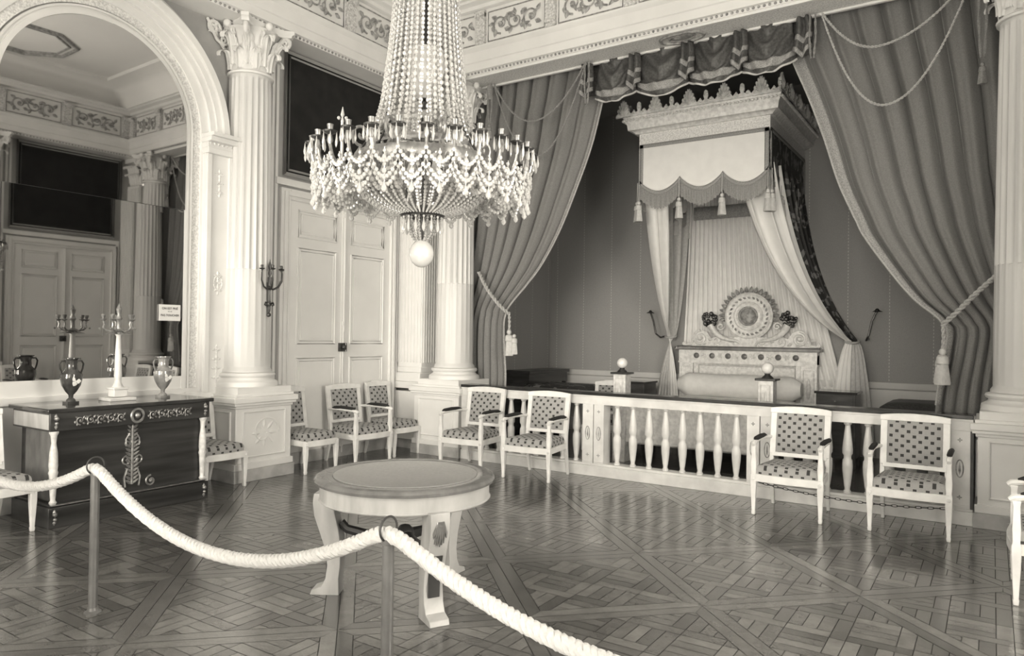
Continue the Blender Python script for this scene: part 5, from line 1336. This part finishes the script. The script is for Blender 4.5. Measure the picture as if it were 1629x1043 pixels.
# ---------------------------------------------------------------- chandelier
def chandelier():
    cx, cy = -2.975, 3.443; Z = 0
    t = thing('crystal_chandelier', (cx, cy, 2.0), 'great crystal chandelier hanging over the round table', 'chandelier')
    def W(mb): 
        mb.v = [(x, y, z-2.0) for x, y, z in mb.v]; return mb
    def bead(mb, p, r, big=False):
        mb.ball(p, r, 6, 4)
    # rings
    def ring(r, z, w, h, mat='gilt', nm='ring'):
        mb = MB(); mb.lathe([(r-w, z), (r, z-h*.2), (r+w*.6, z+h*.3), (r, z+h), (r-w, z+h), (r-w, z)], seg=64, cap=False); part(nm, W(mb), M[mat], t)
    ring(.46, 2.63, .02, .06); ring(.30, 2.88, .015, .04); ring(.14, 2.335, .02, .025, 'bronze'); ring(.20, 3.90, .015, .05); ring(.38, 2.74, .012, .03)
    # bowl strands
    base = None; n = 44
    def strand(prof, rfun, nm, mat, count, a0=0, sp=.03):
        base = None
        for k in range(count):
            a = a0+2*pi*k/count
            if base is None:
                mb = MB()
                # walk along profile with bead spacing
                P = smoothpath([(x, 0, z) for x, z in prof], 60); acc = 0; last = P[0]; i = 0; mb_pts = [P[0]]
                for q in P[1:]:
                    acc += (q-last).length; last = q
                    need = rfun(q.z)*2.05
                    if acc >= need: mb_pts.append(q); acc = 0
                for q in mb_pts: r = rfun(q.z); mb.octa(tuple(q), r*1.0, r*1.15) if False else mb.ball(tuple(q), r, 6, 4)
                mb.tube(P[::4]+[P[-1]], .003, 4); base = part(nm, W(mb), M[mat], t, smooth=False)
            else: c = base.copy(); COL.objects.link(c); c.parent = t; c.rotation_euler = (0, 0, a)
        return base
    bowl = [(.455, 2.64), (.465, 2.58), (.45, 2.53), (.415, 2.47), (.35, 2.415), (.26, 2.37), (.15, 2.345)]
    strand(bowl, lambda z: .008+.0125*min(1, max(0, (z-2.34)/.3)), 'bowl_strand', 'crystal', 46)
    strand([(.435, 2.62), (.43, 2.55), (.40, 2.49), (.33, 2.42), (.24, 2.375)], lambda z: .013, 'inner_strand', 'crystal_b', 32, .07)
    crown = [(.30, 2.88), (.285, 3.02), (.262, 3.2), (.24, 3.4), (.222, 3.6), (.205, 3.9)]
    strand(crown, lambda z: .015 if z < 3.3 else .012, 'crown_strand', 'crystal', 40)
    strand([(.38, 2.77), (.31, 2.95), (.265, 3.15), (.235, 3.4), (.215, 3.7)], lambda z: .012, 'crown_strand', 'crystal_b', 30, .1)
    # pendants below bowl
    base = None
    for k in range(16):
        if base is None:
            mb = MB(); mb.ball((.135, 0, 2.32), .009, 6, 4); mb.drop((.135, 0, 2.315), .013, .09); base = part('pendant', W(mb), M['crystal'], t, smooth=False)
        else: c = base.copy(); COL.objects.link(c); c.parent = t; c.rotation_euler = (0, 0, 2*pi*k/16)
    strand([(.11, 2.34), (.10, 2.27), (.06, 2.2), (.02, 2.17)], lambda z: .009, 'basket_strand', 'crystal_b', 12)
    mb = MB(); mb.lathe([(.012, 2.34), (.012, 2.19), (.03, 2.185), (.012, 2.17)], seg=10); part('stem', W(mb), M['bronze'], t)
    mb = MB(); mb.lathe([(.018, 2.19), (.045, 2.175), (.07, 2.15), (.083, 2.115), (.083, 2.09), (.07, 2.055), (.045, 2.03), (.02, 2.018), (.003, 2.015)], seg=28, fl=lambda a, z: 1+.025*cos(a*14)); part('globe', W(mb), M['opal'], t, label='round cut opal glass globe')
    mb = MB(); mb.lathe([(.02, 3.06), (.07, 3.10), (.115, 3.18), (.135, 3.26), (.13, 3.32), (.12, 3.36), (.125, 3.37), (.11, 3.37)], seg=28); part('urn', W(mb), M['opal'], t, label='frosted glass urn in the middle')
    mb = MB(); mb.lathe([(.02, 2.3), (.02, 3.05), (.05, 3.06), (.02, 3.08), (.02, 4.2)], seg=12); part('central_rod', W(mb), M['bronze'], t)
    mb = MB()
    for k in range(8): 
        a = 2*pi*k/8; mb.tube([(.02*cos(a), .02*sin(a), 2.67), (.45*cos(a), .45*sin(a), 2.66)], .008, 5); mb.tube([(.30*cos(a), .30*sin(a), 2.89), (.46*cos(a), .46*sin(a), 2.67)], .008, 5)
    part('spokes', W(mb), M['bronze'], t)
    # arms with cups
    base = None; N = 28
    for k in range(N):
        a = 2*pi*k/N+.06
        if base is None:
            mb = MB(); P = smoothpath([(.46, 0, 2.630), (.50, 0, 2.550), (.57, 0, 2.510), (.65, 0, 2.530), (.71, 0, 2.590), (.73, 0, 2.670)], 24); mb.tube(P, .0105, 6)
            mb.tube([(.53, 0, 2.525), (.55, 0, 2.590), (.60, 0, 2.610), (.63, 0, 2.570)], .007, 5)
            base = part('candle_arm', W(mb), M['gilt'], t); base.rotation_euler = (0, 0, a)
            mb = MB(); mb.lathe([(.008, 2.700), (.042, 2.715), (.046, 2.723), (.016, 2.727), (.012, 2.732)], (.73, 0, 0), 16); part('drip_pan', W(mb), M['bronze'], base)
            mb = MB(); mb.lathe([(.010, 2.650), (.02, 2.670), (.012, 2.705)], (.73, 0, 0), 10); mb.lathe([(.016, 2.727), (.019, 2.755), (.021, 2.760), (.014, 2.759)], (.73, 0, 0), 12); part('candle_socket', W(mb), M['gilt'], base)
            mb = MB()
            for q in range(6): b = 2*pi*q/6; mb.drop((.73+.044*cos(b), .044*sin(b), 2.713), .009, .075, 5)
            part('pendants', W(mb), M['crystal'], base, smooth=False)
        else:
            c = base.copy(); COL.objects.link(c); c.parent = t; c.rotation_euler = (0, 0, a)
            for ch in kids(base): d = ch.copy(); COL.objects.link(d); d.parent = c
    # hanging chains and festoons from the arm circle
    base = None
    for k in range(N):
        a = 2*pi*k/N+.06+pi/N
        if base is None:
            mb = MB(); W_ = pi/N
            for (z0, r0_, sg) in ((2.60, .725, .075), (2.55, .715, .11), (2.50, .70, .10)):
                P = [(r0_*cos(-W_+2*W_*i/10), r0_*sin(-W_+2*W_*i/10), z0-sg*4*(i/10)*(1-i/10)) for i in range(11)]; mb.tube(P, .003, 4)
                for p in P: mb.ball(p, .0135, 6, 4)
            P = [(.72, 0, 2.60), (.715, 0, 2.40)]; mb.tube(P, .003, 4)
            for i in range(5): mb.ball((.717, 0, 2.58-.036*i), .0165 if i % 2 else .012, 6, 4)
            mb.drop((.715, 0, 2.415), .019, .06)
            P = [(.46+.25*i/9, 0, 2.55-.30*(i/9)*(1-i/9)) for i in range(10)]; mb.tube(P, .003, 4)
            for p in P: mb.ball(p, .016, 6, 4)
            P = [(.46+.22*i/9, .03, 2.52-.42*(i/9)*(1-i/9)) for i in range(10)]; mb.tube(P, .003, 4)
            for p in P: mb.ball(p, .014, 6, 4)
            base = part('crystal_festoon', W(mb), M['crystal'], t, smooth=False); base.rotation_euler = (0, 0, a)
        else: c = base.copy(); COL.objects.link(c); c.parent = t; c.rotation_euler = (0, 0, a)
    # large pendalogues round the body
    base = None
    for k in range(24):
        a = 2*pi*k/24+.06
        if base is None:
            mb = MB(); mb.drop((.50, 0, 2.60), .030, .13); mb.ball((.50, 0, 2.61), .016, 6, 4); mb.tube([(.50, 0, 2.60), (.56, 0, 2.585), (.62, 0, 2.54)], .004, 4); mb.drop((.62, 0, 2.545), .024, .11); base = part('pendalogue', W(mb), M['crystal'], t, smooth=False); base.rotation_euler = (0, 0, a)
        else: c = base.copy(); COL.objects.link(c); c.parent = t; c.rotation_euler = (0, 0, a)
    # upper scroll brackets
    for k in range(8):
        a = 2*pi*k/8+.2; mb = MB(); mb.M = Matrix.Rotation(a, 4, 'Z') @ Matrix.Rotation(pi/2, 4, 'X')
        mb.tube(spiral((.42, 2.80, 0), .07, 1.3, 1, -pi/2), .010, 6); mb.tube([(.42, 2.73, 0), (.46, 2.67, 0)], .01, 6)
        mb.M = Matrix.Identity(4); part('scroll', W(mb), M['gilt'], t)
    # one candle stub and one fleuron
    mb = MB(); a = radians(199); mb.lathe([(.011, 2.72), (.011, 2.96), (.008, 2.98), (.003, 3.0)], (.61*cos(a), .61*sin(a), 0), 10); part('candle', W(mb), M['candle'], t)
    mb = MB(); a = radians(211); p = (.56*cos(a), .56*sin(a)); mb.lathe([(.006, 2.8), (.006, 2.9), (.012, 2.93), (.004, 2.95), (.014, 2.97), (.002, 3.02)], (p[0], p[1], 0), 8)
    mb.ball((p[0]+.02, p[1]+.015, 2.95), .012, 6, 4); mb.ball((p[0]-.02, p[1]-.015, 2.95), .012, 6, 4); part('fleuron', W(mb), M['crystal'], t, smooth=False)
    # corona, chain and ceiling rose
    mb = MB(); mb.lathe([(.03, 3.95), (.2, 3.93), (.21, 3.97), (.12, 4.1), (.04, 4.2), (.02, 4.25)], seg=24); part('corona', W(mb), M['gilt'], t)
    mb = MB(); z = 4.2; i = 0
    while z < 6.36:
        ax = (1, 0) if i % 2 else (0, 1); mb.tube([(ax[0]*.018*cos(q), ax[1]*.018*cos(q), z+.035+.042*sin(q)) for q in [2*pi*k/12 for k in range(12)]], .006, 5, True); z += .068; i += 1
    part('chain', W(mb), M['bronze'], t)
    mb = MB(); mb.lathe([(.02, 6.34), (.10, 6.38), (.14, 6.42)], seg=20); part('ceiling_rose', W(mb), M['gilt'], t)
    t.rotation_euler = Matrix.Rotation(radians(.3), 4, Vector((-.553, .833, 0))).to_euler(); t.scale = (.925, .925, 1)
    return t
chandelier()
